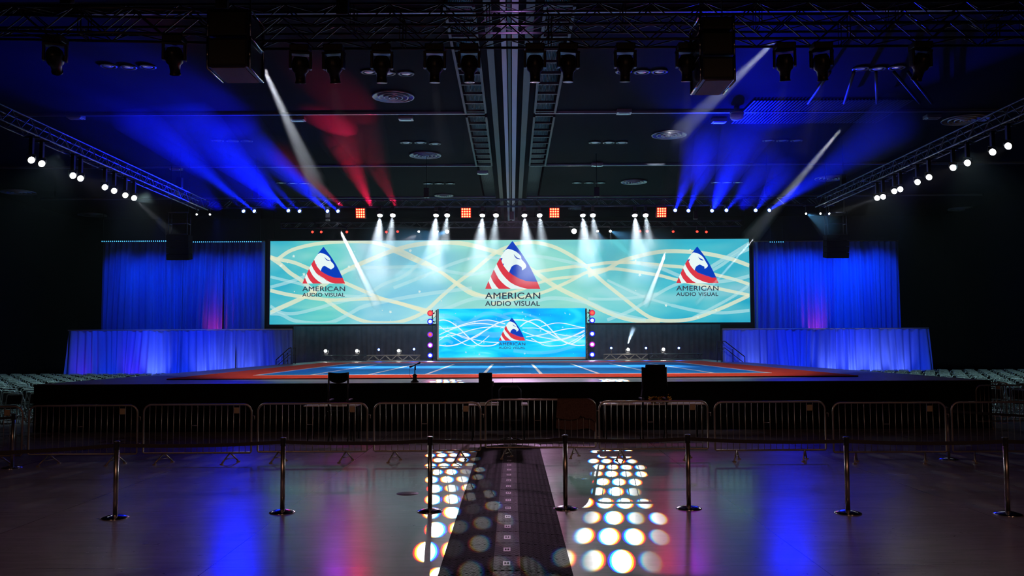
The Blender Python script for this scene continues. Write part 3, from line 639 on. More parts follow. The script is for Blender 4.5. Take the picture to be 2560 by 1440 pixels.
# moving heads
def moving_head(p, yawd, tilt, label, group, up=False, s=1.0, lens=None):
    t = empty('moving_head_light', p, label=label, cat='light', group=group)
    S = Matrix.Scale(s, 4) @ (Matrix.Rotation(PI, 4, 'X') if up else Matrix())
    MB().box(-.17, .17, -.14, .14, -.12, 0, T=S, b=.02).build('base', M['plastic'], t)
    Yw = S @ Matrix.Rotation(yawd, 4, 'Z')
    MB().box(-.2, -.15, -.06, .06, -.42, -.12, T=Yw, b=.015).box(.15, .2, -.06, .06, -.42, -.12, T=Yw, b=.015).box(-.2, .2, -.07, .07, -.16, -.12, T=Yw).build('yoke', M['plastic'], t)
    H = Yw @ T3(0, 0, -.36) @ Matrix.Rotation(tilt, 4, 'X')
    MB().lathe([(0, .17), (.1, .165), (.14, .1), (.15, 0), (.14, -.09), (.1, -.13), (.09, -.2), (.085, -.27), (.095, -.28), (.095, -.3), (.075, -.3)], 20, T=H).build('head', M['plastic'], t)
    MB().lathe([(.075, -.29), (.04, -.3), (0, -.305)], 16, T=H).build('lens', lens or M['lampglass'], t)
    return t
mh = [(140, .3, .9, 60), (437, .2, .5, 70), (752, .2, .3, 84), (835, -.2, .3, 85), (955, .1, .15, 86), (1087, .1, .15, 89), (1173, 0, .1, 89), (1337, 0, .15, 89), (1420, .2, .1, 89), (1562, 0, .2, 89), (1716, 0, .2, 88), (1960, -.3, .25, 87), (2052, -.5, .3, 85), (2300, .2, .5, 82)]
for i, (x, yw, tl_, y) in enumerate(mh):
    Yt = 17.5 if x < 640 else 17.95
    p = at(x, y, Yt); p.z = 8.33 if x >= 640 else 8.38
    lit = i in (5, 6, 11, 12, 3, 10)
    moving_head(p, yw, tl_, 'black moving head light hanging from the front truss, %s from the left' % ORD[i], 'moving heads on the front truss', lens=G['bluewhite'] if False else None, s=1.15)
    if lit:
        spot(p+Vector((0, -.02, -.78)), p+Vector((-.5 if i > 10 else .3, 3.0, -5)), 15, (.95, .92, 1), 90, .08, .9, plume=(.02, 1.6, .06))
# long narrow white beams from the front truss
for (a_, b__, Ya, Yb, ang, W, de) in (((658, 168), (787, 455), 19.0, 35, 2.8, 60000, .06), ((850, 575), (960, 800), 40.5, 61, 2.0, 400000, .16), ((1940, 100), (1700, 330), 18.2, 34, 3.0, 30000, .05), ((2105, 320), (1875, 595), 30, 50, 2.6, 40000, .08), ((1665, 630), (1603, 790), 42, 61, 1.7, 400000, .16), ((1890, 590), (1710, 795), 44, 61, 1.2, 150000, .14), ((335, 497), (440, 590), 37, 41, 7, 900, .06), ((2193, 495), (2060, 545), 37, 41, 7, 600, .05)):
    p = at(*a_, Ya); t = at(*b__, Yb)
    spot(p, t, ang, (.8, .88, 1), W, .05, .6, spec=0, plume=(.3, (t-p).length*(.78 if Yb > 60 else 1), de))
for (a_, b__, Yt, W, an, de) in (((690, 528), (250, 60), 29, 16000, 44, .007), ((560, 528), (60, 170), 29, 8000, 36, .007), ((1850, 527), (2080, 120), 29, 9000, 42, .006), ((1790, 527), (1800, 200), 30, 6000, 34, .006)):
    p = at(*a_, BY-.5); t = at(*b__, Yt); spot(p, t, an, (.001, .003, 1), W, .1, 1, name='added_blue_flood', spec=.3, plume=(.5, (t-p).length+3, de))  # wide spots without fixtures, added for the blue glow under the roof
# red beams on the left, cyan fans
for (a_, b__, W, an, de) in (((930, 520), (790, 200), 13000, 17, .035), ((990, 515), (880, 280), 6000, 14, .035), ((1640, 540), (1740, 300), 2600, 9, .04), ((860, 520), (690, 380), 5000, 8, .06)):
    p = at(*a_, 41.5); t = at(*b__, 33)
    spot(p, t, an, (1, .008, .09), W, .08, 1, plume=(.1, (t-p).length, de))
for (a_, b__, W, an) in (((2016, 534), (2120, 590), 260, 24), ((1118, 579), (900, 640), 900, 26), ((1526, 578), (1680, 640), 500, 22), ((1494, 578), (1560, 690), 400, 14)):
    p = at(*a_, 40.8 if a_[0] > 2000 else 48); t = at(*b__, 37 if a_[0] > 2000 else 42)
    spot(p, t, an, (.12, .5, 1), W, .03, .6, plume=(.2, 2.6 if a_[0] > 2000 else 6, .12))

# gobo projectors on the rearmost truss: grids of round dots thrown to the hall floor
def gobo(p, tgt, W, nx, ny, pitch, seed, rx, ry):
    o = spot(p, tgt, 9.0, (1, 1, 1), W, .004, .05, name='gobo_light', vol=0)
    l = o.data; l.use_nodes = True; nt = l.node_tree; nt.nodes.clear()
    N = lambda t_, **k: nt.nodes.new(t_)
    tc = N('ShaderNodeTexCoord'); sp = N('ShaderNodeSeparateXYZ'); nt.links.new(tc.outputs['Normal'], sp.inputs[0])
    def mth(op, a, b_=None):
        n = N('ShaderNodeMath'); n.operation = op
        for i_, v in enumerate((a, b_)):
            if v is None: continue
            if isinstance(v, (int, float)): n.inputs[i_].default_value = v
            else: nt.links.new(v, n.inputs[i_])
        return n.outputs[0]
    z = mth('ABSOLUTE', sp.outputs[2]); u = mth('DIVIDE', sp.outputs[0], z); v = mth('DIVIDE', sp.outputs[1], z)
    vr_ = mth('DIVIDE', v, pitch*.84); row = mth('FLOOR', vr_)
    off = mth('MULTIPLY', mth('SINE', mth('MULTIPLY', row, 2.3+seed)), .45)
    ur = mth('ADD', mth('DIVIDE', u, pitch), off)
    fv = mth('SUBTRACT', mth('FRACT', vr_), .5)
    cell = mth('FLOOR', ur)
    br = mth('ADD', .55, mth('MULTIPLY', .45, mth('SINE', mth('ADD', mth('MULTIPLY', cell, 3.1), mth('MULTIPLY', row, 1.7)))))
    chans = []
    for dx in (-.07*seed, 0, .07*seed):
        us = mth('ADD', ur, dx); fu = mth('SUBTRACT', mth('FRACT', us), .5)
        cu_ = mth('MULTIPLY', mth('SUBTRACT', mth('ADD', mth('FLOOR', us), .5), off), pitch); cv_ = mth('MULTIPLY', mth('ADD', row, .5), pitch*.84)
        inside = mth('MULTIPLY', mth('LESS_THAN', mth('ABSOLUTE', cu_), rx), mth('LESS_THAN', mth('ABSOLUTE', cv_), ry))
        rr = mth('SQRT', mth('ADD', mth('MULTIPLY', fu, fu), mth('MULTIPLY', fv, fv)))
        mrg = N('ShaderNodeMapRange'); mrg.interpolation_type = 'SMOOTHSTEP'; mrg.inputs[1].default_value = .42; mrg.inputs[2].default_value = .30; mrg.inputs[3].default_value = 0; mrg.inputs[4].default_value = 1
        nt.links.new(rr, mrg.inputs[0]); chans.append(mth('MULTIPLY', mth('MULTIPLY', mrg.outputs[0], inside), br))
    cb = N('ShaderNodeCombineXYZ')
    for i_ in range(3): nt.links.new(chans[i_], cb.inputs[i_])
    e = N('ShaderNodeEmission'); nt.links.new(cb.outputs[0], e.inputs[0]); e.inputs[1].default_value = 1
    ot = N('ShaderNodeOutputLight'); nt.links.new(e.outputs[0], ot.inputs[0])
gobo(at(1093, 579, BY2-.4), (-.8, 13.8, 0), 22000, 4, 12, .0077, 1, .0150, .062)
gobo(at(1526, 578, BY2-.4), (1.5, 13.4, 0), 22000, 4, 12, .0077, -1, .0150, .062)
gobo(at(1047, 579, BY2-.4), (-6.5, 15.2, 0), 6000, 4, 12, .012, 1, .07, .03)
gobo(at(1600, 578, BY2-.4), (8.2, 14.8, 0), 6000, 4, 12, .012, -1, .07, .03)

# ---------------------------------------------------------------- hung sub cabinets and line arrays
def hung_box(px0, px1, pyb, Yn, depth, label, hts):
    a = at(px0, pyb, Yn); b_ = at(px1, pyb, Yn); zb_ = (a.z+b_.z)/2; x0, x1 = a.x, b_.x; cx = (x0+x1)/2
    t = empty('hanging_subwoofer', (cx, Yn+depth/2, zb_), label=label, cat='speaker', group='subwoofers hung at the front truss')
    w_ = (x1-x0)/2; h = depth/2; z = 0
    for k, ht in enumerate(hts):
        MB().box(-w_, w_, -h, h, z, z+ht-.04, b=.05).build('cabinet', M['plastic'], t)
        MB().box(-w_+.06, w_-.06, -h-.005, -h+.01, z+.05, z+ht-.1).build('back_panel', M['black'], t)
        for sx in (-w_-.02, w_+.02):
            MB().tube([(sx, -h+.1, z), (sx, -h+.1, z+ht), (sx, h-.1, z+ht), (sx, h-.1, z)], .022, 6, closed=True).build('rigging_frame', M['chrome'], t)
        z += ht
    MB().box(-w_+.07, w_-.07, -h+.07, h-.07, -.012, 0).build('grille', mat('speaker_grille', (.32, .27, .3), .6), t)
    for sx in (-w_*.7, w_*.7): MB().tube([(sx, 0, z-.04), (sx, 0, CEIL-zb_-.004)], .015, 5).build('hanging_cable', M['black'], t)
hung_box(516, 618, 166, 17.2, 1.15, 'large black subwoofer stack hanging at upper left, underside grille showing', (.62, .55))
hung_box(1757, 1838, 198, 17.2, 1.15, 'black subwoofer stack with tube rigging hanging at upper right', (.5, .5, .3))
def line_array(px, pyt, pyb, Y, n, label):
    a = at(px, pyt, Y); b_ = at(px, pyb, Y)
    t = empty('line_array', (a.x, Y, a.z), label=label, cat='speaker', group='line arrays over the stage corners')
    H = (a.z-b_.z); h = H/n; y = 0; z = 0; ang = 0
    for i in range(n):
        ang = R(2+i*2.2); Tm = T3(0, y, z) @ Matrix.Rotation(ang, 4, 'X')
        MB().box(-.5, .5, -.25, .3, -h+.008, 0, T=Tm, b=.03).build('cabinet', M['cloth_black'], t)
        z -= h*math.cos(ang); y += h*math.sin(ang)*.6
    fr = MB()
    for sx in (-.42, .42):
        for yy in (-.2, .2): fr.tube([(sx, yy, 0), (sx, yy, 1.0)], .025, 6)
        fr.tube([(sx, -.25, .5), (sx, .25, .5)], .02, 6)
    for zz in (.02, .5, 1.0): fr.tube([(-.45, -.2, zz), (.45, -.2, zz)], .025, 6)
    fr.build('rigging_frame', M['alu_dark'], t)
    for sx in (-.4, .4): MB().tube([(sx, 0, .98), (sx, 0, CEIL-a.z-.004)], .015, 5).build('hanging_cable', M['black'], t)
line_array(448, 588, 650, 40, 4, 'black line array speaker in front of the left tall drape')
line_array(2090, 588, 645, 40, 4, 'black line array speaker in front of the right tall drape')

# ---------------------------------------------------------------- upstage: light towers, floor trusses, movers
RIM = {'red': glow('red_halo', (.9, .03, .1), 1), 'rb': glow('mixed_halo', (.25, .03, .9), 1), 'bluewhite': glow('blue_halo', (.01, .02, 1), 1.2), 'purple': glow('purple_halo', (.35, .02, .9), 1), 'pink': glow('pink_halo', (.6, .02, .7), 1)}  # emissive rings standing for the coloured halo round each tower lens
G['red2'] = glow('red_grid_lens', (1, .12, .06), 1.6)
def tower(px, ys, cols, label):
    Y = 53.3; p = at(px, 862, Y); x = p.x; s_ = 1 if px < 1280 else -1
    t = empty('light_tower', (x+.22*s_, Y+.3, SZ), label=label, cat='light tower', group='light towers beside the LED wall')
    for a_ in (-.12, .12):
        for c_ in (-.12, .12): MB().tube([(a_, c_, 0), (a_, c_, 3.02)], .022, 6).build('chord', M['alu_dark'], t)
    br = MB()
    for k in range(10):
        z = k*.3
        br.tube([(-.12, -.12, z), (.12, -.12, z+.3)], .012, 5); br.tube([(-.12, .12, z+.3), (-.12, -.12, z)], .012, 5)
    br.build('bracing', M['alu_dark'], t); MB().box(-.35, .35, -.3, .3, 0, .03).build('base_plate', M['black'], t)
    for y, cn in zip(ys, cols):
        q_ = at(px, y, Y-.2)
        o = empty('wash_light', q_, label='round %s light %s on the %s' % ({'red': 'red', 'bluewhite': 'blue-white', 'purple': 'purple', 'pink': 'pink', 'rb': 'red and blue'}[cn], ('at the top', 'second from the top', 'in the middle', 'second from the bottom', 'at the bottom')[ys.index(y)], 'tower left of the LED wall' if px < 1280 else 'tower right of the LED wall'), cat='light', group='wash lights on the towers')
        A_ = Matrix.Rotation(PI/2, 4, 'X') @ Matrix.Rotation(PI, 4, 'X')
        MB().lathe([(0, .26), (.12, .24), (.165, .12), (.175, 0), (.16, -.01)], 20, T=Matrix.Rotation(-PI/2, 4, 'X')).build('housing', M['plastic'], o)
        g = G[{'rb': 'red2', 'red': 'red2'}.get(cn, cn)]
        MB().lathe([(.165, .0), (.16, -.012), (.115, -.014)], 20, T=Matrix.Rotation(-PI/2, 4, 'X') @ T3(0, 0, -.012)).build('rim', RIM[cn], o)
        MB().lathe([(.115, -.002), (.08, -.025), (0, -.03)], 20, T=Matrix.Rotation(-PI/2, 4, 'X') @ T3(0, 0, -.012)).build('lens', g, o)
        MB().box(.0 if s_ > 0 else -.24, .24 if s_ > 0 else 0, .2, .28, -.04, .04).build('arm', M['plastic'], o)
        cc = {'red': (1, .05, .03), 'rb': (1, .1, .2), 'bluewhite': (.2, .3, 1), 'purple': (.6, .15, 1), 'pink': (1, .2, .7)}[cn]
        spot(q_+Vector((0, -.1, 0)), q_+Vector((0, -10, -2.2)), 80, cc, 60, .15, .8, vol=.5)
tower(1075.5, [783, 804, 836.5, 863, 888.5], ['red', 'bluewhite', 'rb', 'purple', 'bluewhite'], 'black truss tower of round lights left of the LED wall')
tower(1480.5, [782, 801, 834.5, 861, 886.5], ['red', 'bluewhite', 'bluewhite', 'pink', 'bluewhite'], 'black truss tower of round lights right of the LED wall')
FY = 53.0
for (xa, xb, xm, wh) in ((806, 1052, 918, 'left'), (1509, 1757, 1620, 'right')):
    a = at(xa, 895, FY).x; b_ = at(xb, 895, FY).x; m_ = at(xm, 895, FY).x
    for (u0, u1, mt, d_) in ((a, m_, 'alu_dark' if wh == 'left' else 'alu_bright', 'outer' if wh == 'left' else 'inner'), (m_, b_, 'alu_bright' if wh == 'left' else 'alu_dark', 'inner' if wh == 'left' else 'outer')):
        truss((u0+.03, FY, SZ+.04), (u1-.03, FY, SZ+.04), .3, 'low aluminium truss lying on the stage %s of the LED wall, %s length' % (wh, d_), M['alu' if mt == 'alu_dark' else mt], bay=.35, cable=None, group='trusses on the stage floor')
fm = [(816, 867, 1), (894, 865, 1), (947, 874, 0), (998, 865, 1), (1035, 873, 0), (1528, 870, 0), (1569, 861, 1), (1615, 870, 0), (1657, 861, 1), (1697, 870, 0)]
for i, (x, y, wt) in enumerate(fm):
    p = at(x, y, FY); z0 = SZ+.37
    if wt:
        q_ = Vector((p.x, FY, z0)); s_ = .68; p.z = z0+.36*s_
        t = moving_head(q_, .1, 1.25, 'white-lit moving head standing on the floor truss, %s lamp from the left' % ORD[i], 'lamps on the floor trusses', up=True, s=s_)
        A_ = aim(Vector((0, -1, -.1)))
        MB().lathe([(.085, 0), (.055, -.03), (0, -.04)], 16, T=T3(0, -.34*s_, p.z-z0) @ A_).build('glowing_lens', G['hot'], t)
    else:
        lamp_on_truss(p, z0, (p.x, 20, 2.4), .07, G['blue'], 'small blue lamp on the floor truss, %s lamp from the left' % ORD[i], 'lamps on the floor trusses', name='floor_lamp', light=((.02, .06, 1), 60, 70))
spot(at(1569, 861, FY-.2), at(1584, 820, FY+1.5), 9, (.45, .7, 1), 6000, .04, .5, plume=(.15, 2.0, .9))
# handrails and steps
def handrail(pts, Y, label):
    t = empty('handrail', (0, Y, 0), label=label, cat='handrail', group='handrails at the stage steps')
    for dy in (0, .9):
        P = [at(x, y, Y) for x, y in pts]; P = [Vector((p.x, dy, p.z)) for p in P]
        MB().tube(P, .025, 6).build('rail', M['black'], t); MB().tube([p-Vector((0, 0, .35)) for p in P], .02, 6).build('rail', M['black'], t)
        for p in (P[0], (P[0]+P[-1])/2, P[-1]): MB().tube([p, (p.x, p.y, SZ if abs(p.x) < SX else 0)], .022, 6).build('post', M['black'], t)
handrail([(728, 869), (722, 871), (690, 900)], 46.2, 'black stair handrail in front of the left low drape')
handrail([(1802, 853), (1812, 853), (1862, 892)], 46.2, 'black stair handrail in front of the right low drape')

# ---------------------------------------------------------------- lights on the drapes (floor uplights, top battens)
ul = empty('uplight', (0, 0, 0)); MB().box(-.15, .15, -.1, .1, 0, .12, b=.02).build('housing', M['plastic'], ul)
MB().box(-.13, .13, -.08, .08, .12, .13).build('lens', glow('uplight_lens', (.1, .15, 1), 3), ul)
n_ = 0
def up(px, side, col, W, k=0, z=.14, Y=None, zt=2.6):
    global n_
    Yp = Y or DY-1.1
    x = at(px, 900, Yp+.9).x
    o = ul if n_ == 0 else copy_tree(ul); n_ += 1
    o.location = (x, Yp, z-.14)
    cn = 'lavender-blue' if col[0] > .1 and col[2] > .8 else 'blue' if col[2] > .8 else 'purple-red'
    if z > 1: MB().tube([(0, 0, -(z-.14)), (0, 0, 0)], .03, 6).build('stand', M['black'], o)
    tag(o, '%s uplight at the foot of the %s drape, %s uplight from the left' % (cn, side, ORD[k]), 'light', 'floor uplights')
    spot((x, Yp, z), (x, Yp+1.0, z+zt*.4), 70, col, W*(1.0 if col[0] > .1 else .45), .12, 1, name='uplight_beam', vol=.1)
Bp = (.5, .48, 1); Bq = (.01, .12, 1); Bm = (.5, .03, .9)
for k, (px, c_, W) in enumerate(((205, Bm, 60), (270, Bq, 70), (330, Bm, 80), (388, Bp, 200), (450, Bq, 90), (510, Bp, 140), (560, Bp, 130), (615, Bp, 140), (672, Bq, 100), (715, Bq, 80))): up(px, 'left low', c_, W, k)
for k, (px, c_, W) in enumerate(((1820, Bq, 90), (1880, Bp, 130), (1940, Bq, 120), (2000, Bq, 110), (2075, Bp, 180), (2135, Bp, 230), (2190, Bp, 180), (2250, Bp, 150), (2300, Bq, 80))): up(px, 'right low', c_, W, k)
up(537, 'left tall', (1, .02, .1), 260, 10, .14+2.2, TY-1.0); up(2040, 'right tall', (1, .02, .1), 240, 11, .14+2.2, TY-1.0)
def topwash(px, col, W, tz=3.0, ang=70):
    x = at(px, 610, TY-1.4).x
    spot((x, TY-3.0, 9.6), (x, TY, tz+2), ang, col, W, .2, .9, name='drape_wash', vol=.0)
for px, W in ((290, 260), (360, 420), (430, 200), (500, 380), (570, 300), (630, 240), (1905, 240), (1960, 420), (2020, 600), (2080, 520), (2140, 700), (2210, 520)): topwash(px, (.003, .1, 1), W*1.15)
for px, y in ((300, 1), (420, 1), (560, 1), (1900, 1), (2050, 1), (2200, 1)):       # blue from the rear truss over the low drapes
    x = at(px, 800, DY).x; spot((x*.9, BY, 8.2), (x, DY, 1.4), 42, (.001, .055, 1), 1500, .1, .8, name='drape_wash', vol=.0)
for s_ in (-1, 1):
    for y in (28, 35): spot((s_*14.3, y, 8.3), (s_*18.5, y+3, .5), 100, (.6, .95, 1), 800, .1, .9, name='added_chair_fill', vol=0)  # extra spots added at the side trusses to brighten the chairs
spot((0, 41, 8.2), (0, 12.5, 0), 34, (1, .55, .95), 2600, .4, 1, name='added_floor_fill', vol=.0, spec=.3)  # lavender fill added to tint the middle of the floor
for px, tx in ((600, -7.0), (1960, 7.8)): spot(at(px, 528, BY-.3), (tx, 14.0, 0), 24, (.001, .012, 1), 1000, .9, 1, name='added_blue_floor_fill', vol=0, spec=.15)  # blue fill added to strengthen the drapes' colour on the floor
for px in (845, 1723): spot(at(px, 528, BY-.3), (at(px, 528, BY).x*.45, 10, 0), 26, (.5, .02, 1), 110, .35, 1, name='added_purple_fill', vol=0)  # purple fill added at blue lamp positions to colour the floor
# stage wash: front light from the front truss and side blue
for x in (-6, -2, 2, 6): spot((x, 18.3, 8.1), (x*1.0, 33, SZ), 46, (1, .92, .95), 5000, .1, .9, name='front_wash', vol=.02)
for s_ in (-1, 1): spot((s_*13.8, 30, 8.1), (s_*10.5, 33, SZ), 60, (.05, .12, 1), 900, .1, .8, name='edge_wash', vol=.05)

# ---------------------------------------------------------------- haze hanging under the roof between the trusses and above the stage
hz = bpy.data.materials.new('stage_haze'); hz.use_nodes = True; nt = hz.node_tree; nt.nodes.clear()
v = nt.nodes.new('ShaderNodeVolumeScatter'); v.inputs['Density'].default_value = .0013; v.inputs['Anisotropy'].default_value = .2
v.inputs['Color'].default_value = (.95, .97, 1, 1)
o_ = nt.nodes.new('ShaderNodeOutputMaterial'); nt.links.new(v.outputs[0], o_.inputs['Volume'])
pm = {}
for i, (p, d, an, l0, l1, de) in enumerate(PLUMES):
    if de not in pm:
        m = bpy.data.materials.new('smoke_%d' % len(pm)); m.use_nodes = True; nt = m.node_tree; nt.nodes.clear()
        v = nt.nodes.new('ShaderNodeVolumeScatter'); v.inputs['Density'].default_value = de; v.inputs['Anisotropy'].default_value = .1
        o_ = nt.nodes.new('ShaderNodeOutputMaterial'); nt.links.new(v.outputs[0], o_.inputs['Volume']); pm[de] = m
    if d.z > .02: l1 = min(l1, (CEIL-.15-p.z)/d.z)
    tn = math.tan(R(an/2))*1.03; pr = []
    for k in range(5):
        L = l0+(l1-l0)*k/4; pr.append((max(.02, L*tn+.06), -L))
    o = MB().lathe(pr[::-1], 20, T=T3(*p) @ aim(d)).build('smoke', pm[de])  # denser cone fitted to its spot so the beam becomes visible
    side = 'left' if p.x < 0 else 'right'
    tag(o, 'smoke cone shaped to a beam on the %s side, %s' % (side, 'pointing down' if d.z < -.15 else 'rising to the roof' if d.z > .02 else 'level'), 'smoke', 'smoke in the light beams', 'stuff')
tag(MB().box(-17, 17, 24.5, 55.5, SZ+.2, CEIL-.3).build('haze', hz), 'thin stage haze drifting above the stage and around the trusses', 'haze', kind='stuff')

# ---------------------------------------------------------------- crowd barriers
def barrier_tree(W_=2.18):
    t = empty('crowd_barrier', (0, 0, 0)); H = 1.12; z0 = .2; r = .15; w_ = W_/2; pts = []
    for cx, cz, a0 in ((w_-r, H-r, 0), (-w_+r, H-r, 90), (-w_+.02, z0+.02, 180), (w_-.02, z0+.02, 270)):
        rr = r if cz > .5 else .02
        for k in range(7 if rr > .1 else 2):
            q_ = R(a0+90*k/(6 if rr > .1 else 1)); pts.append((cx+rr*math.cos(q_), 0, cz+rr*math.sin(q_)))
    MB().tube(pts, .019, 8, closed=True).build('frame', M['steel'], t)
    n = 17; bars = MB(); xs = [-w_+W_*(i+1)/(n+1) for i in range(n)]
    for x in xs: bars.tube([(x, 0, z0), (x, 0, H)], .0065, 6)
    bars.build('bars', M['steel'], t)
    MB().box(xs[14]+.008, xs[15]-.008, -.004, .004, H-.17, H-.06).build('sign_plate', M['plate'], t)
    MB().tube([(xs[7], 0, .72), (xs[8], 0, .72)], .007, 6).build('crossbar', M['steel'], t)
    for x, sg in ((-w_+.42, 1), (w_-.42, -1)):
        fo = MB(); a_ = Vector((x, 0, z0)); 
        p1 = Vector((x-.1, -.2, .02)); p2 = Vector((x+.1, .2, .02))
        fo.tube([a_, p1], .016, 6); fo.tube([a_, p2], .016, 6); fo.tube([a_.lerp(p1, .6), a_.lerp(p2, .6)], .009, 6); fo.box(p1.x-.03, p1.x+.03, p1.y-.03, p1.y+.03, 0, .025); fo.box(p2.x-.03, p2.x+.03, p2.y-.03, p2.y+.03, 0, .025)
        fo.build('foot', M['steel'], t)
    for z in (.4, .9):
        MB().tube([(w_+.015, 0, z), (w_+.06, 0, z), (w_+.06, 0, z-.07)], .009, 6).build('hook', M['steel'], t)
    return t
bars_px = [(-225, 60, 1016), (72, 346, 1013), (357, 632, 1010.5), (643, 921, 1008), (933, 1204, 1006.5), (1211, 1491, 998), (1495, 1771, 1002.5), (1783, 2065, 1003.5), (2079, 2365, 1005.5), (2375, 2660, 1004.5)]
bt = barrier_tree()
for i, (xa, xb, yt) in enumerate(bars_px):
    lift = .055 if i == 5 else 0
    a = atz(xa, yt+1, 1.12+lift); b_ = atz(xb, yt+1 if i != 4 else yt+1, 1.12+lift)
    Y = min(max((a.y+b_.y)/2, 17.0), 17.8); a = at(xa, yt+1, Y); b_ = at(xb, yt+1, Y)
    o = bt if i == 0 else copy_tree(bt)
    o.location = ((a.x+b_.x)/2, Y, lift); o.scale = ((b_.x-a.x)/2.22, 1, 1); o.rotation_euler = (0, 0, R((0, .6, -.4, .3, 0, .5, -.5, .4, -.3, .5)[i]))
    extra = {5: ', with a brown cloth over it'}.get(i, '')
    tag(o, 'steel crowd barrier, front row, %s from the left%s' % (ORD[i], extra), 'barrier', 'crowd barriers in the front row')
for i, (px, py, rz, wh) in enumerate(((2418, 956, -28, 'nearer the stage corner'), (2535, 963, 4, 'beside the right chair rows'))):
    o = copy_tree(bt); p = atz(px, py, 1.12); o.location = (p.x, p.y, 0); o.scale = (.95, 1, 1); o.rotation_euler = (0, 0, R(rz))
    tag(o, 'steel crowd barrier standing behind the front row at the right, %s' % wh, 'barrier', 'crowd barriers by the right chairs')
# ---------------------------------------------------------------- stanchions
st = empty('belt_stanchion', (0, 0, 0))
MB().lathe([(0, .045), (.05, .044), (.11, .03), (.17, .012), (.178, 0), (0, 0)][::-1], 32).build('base', M['chrome'], st)
MB().lathe([(0, 0.03), (.031, .03), (.031, .9), (.0, .9)], 16).build('post', M['post'], st)
MB().lathe([(0, .89), (.034, .89), (.035, .9), (.035, .98), (.042, .985), (.042, 1.0), (0, 1.0)], 16).build('belt_head', M['plastic'], st)
MB().lathe([(.038, 1.0), (.03, 1.006), (0, 1.007)], 16).build('cap', M['post'], st)
sp_ = [(288, 1295), (706, 1281), (1075, 1278), (1414, 1272), (1722, 1271), (2120, 1283), (2520, 1286), (30, 1170), (2372, 1149)]
SP = [atz(x, y, 0) for x, y in sp_]
for i, p in enumerate(SP):
    o = st if i == 0 else copy_tree(st); o.location = (p.x, p.y, 0)
    tag(o, ('polished belt stanchion in the near row, %s from the left' % ORD[i]) if i < 7 else 'belt stanchion set back behind the near row at the %s edge' % ('left' if i == 7 else 'right'), 'stanchion', 'belt stanchions')
    SP[i] = (o, Vector((p.x, p.y, 0)))
def belt(i, q_, z=.945, sag=.025):
    o, p = SP[i]; d = Vector(q_)-p; L = d.length; dn = d/L; pts = []; n = 16
    vs = []; fs = []
    side = Vector((dn.y, -dn.x, 0))*.0015
    for k in range(n+1):
        f = k/n; c_ = dn*(.036+(L-.072)*f); zz = z-4*sag*f*(1-f)
        for s_ in (1, -1):
            for hh in (.024, -.024): vs.append(c_+side*s_+Vector((0, 0, zz+hh)))
    for k in range(n):
        a_ = k*4; b__ = a_+4
        fs += [(a_, a_+1, b__+1, b__), (a_+2, b__+2, b__+3, a_+3), (a_, b__, b__+2, a_+2), (a_+1, a_+3, b__+3, b__+1)]
    MB().add(vs, fs).build('belt', M['belt'], o)
for i in range(6): belt(i, SP[i+1][1])
belt(0, SP[0][1]+Vector((-2.3, -1.0, 0)), .945); belt(6, SP[6][1]+Vector((2.2, .1, 0)))
belt(8, SP[8][1]+Vector((2.3, -2.4, 0)), .93); belt(7, SP[7][1]+Vector((-2.2, -1.6, 0)), .93)

# ---------------------------------------------------------------- cable ramps (runner of interlocking modules)
rm, tc, b = noisy(M['ramp'], 3, (.006, .0045, .004), (.012, .008, .007))
nt = rm.node_tree
def ramp_bump(m, tc, b):
    nt = m.node_tree; sp = nt.nodes.new('ShaderNodeSeparateXYZ'); nt.links.new(tc.outputs['Object'], sp.inputs[0])
    def mth(op, a, b_=None):
        n = nt.nodes.new('ShaderNodeMath'); n.operation = op
        for i_, v in enumerate((a, b_)):
            if v is None: continue
            if isinstance(v, (int, float)): n.inputs[i_].default_value = v
            else: nt.links.new(v, n.inputs[i_])
        return n.outputs[0]
    zig = mth('PINGPONG', sp.outputs[0], .035); w_ = mth('SINE', mth('MULTIPLY', mth('ADD', sp.outputs[1], zig), 2*PI/.045))
    bp = nt.nodes.new('ShaderNodeBump'); bp.inputs['Strength'].default_value = .6; bp.inputs['Distance'].default_value = .008
    nt.links.new(w_, bp.inputs['Height']); nt.links.new(bp.outputs[0], b.inputs['Normal'])
ramp_bump(rm, tc, b)
lm_, tc2, b2 = noisy(M['lid'], 4, (.016, .011, .01), (.028, .02, .017)); ramp_bump(lm_, tc2, b2)
cr_ = empty('cable_ramp', (0, 0, 0)); Lm = .61
def wing(x0, z0, x1, z1):
    mb = MB(); e = .004
    mb.add([(x0, e, 0), (x0, Lm-e, 0), (x1, e, 0), (x1, Lm-e, 0), (x0, e, z0), (x0, Lm-e, z0), (x1, e, z1), (x1, Lm-e, z1)], [(0, 1, 3, 2), (4, 6, 7, 5), (0, 2, 6, 4), (1, 5, 7, 3), (0, 4, 5, 1), (2, 3, 7, 6)]); return mb
wing(-.74, .008, -.2, .05).build('ramp_wing', rm, cr_); wing(.07, .05, .585, .008).build('ramp_wing', rm, cr_)
lid = MB().box(-.2, .07, .005, Lm-.005, 0, .056, b=.006).build('lid', lm_, cr_)
MB().box(-.105, -.03, .2, .37, .056, .058).build('label_plate', M['labelr'], lid)
MB().box(-.09, -.075, .25, .32, .058, .059).box(-.06, -.045, .25, .32, .058, .059).box(-.075, -.06, .28, .29, .058, .059).build('raised_mark', M['ramp'], lid)
for k in range(19):
    o = cr_ if k == 0 else copy_tree(cr_); o.location = (0, 8.3+k*Lm, 0)
    tag(o, 'black cable ramp module in the middle runner, %s from its near end' % NTH(k), 'cable ramp', 'cable ramp modules laid end to end')
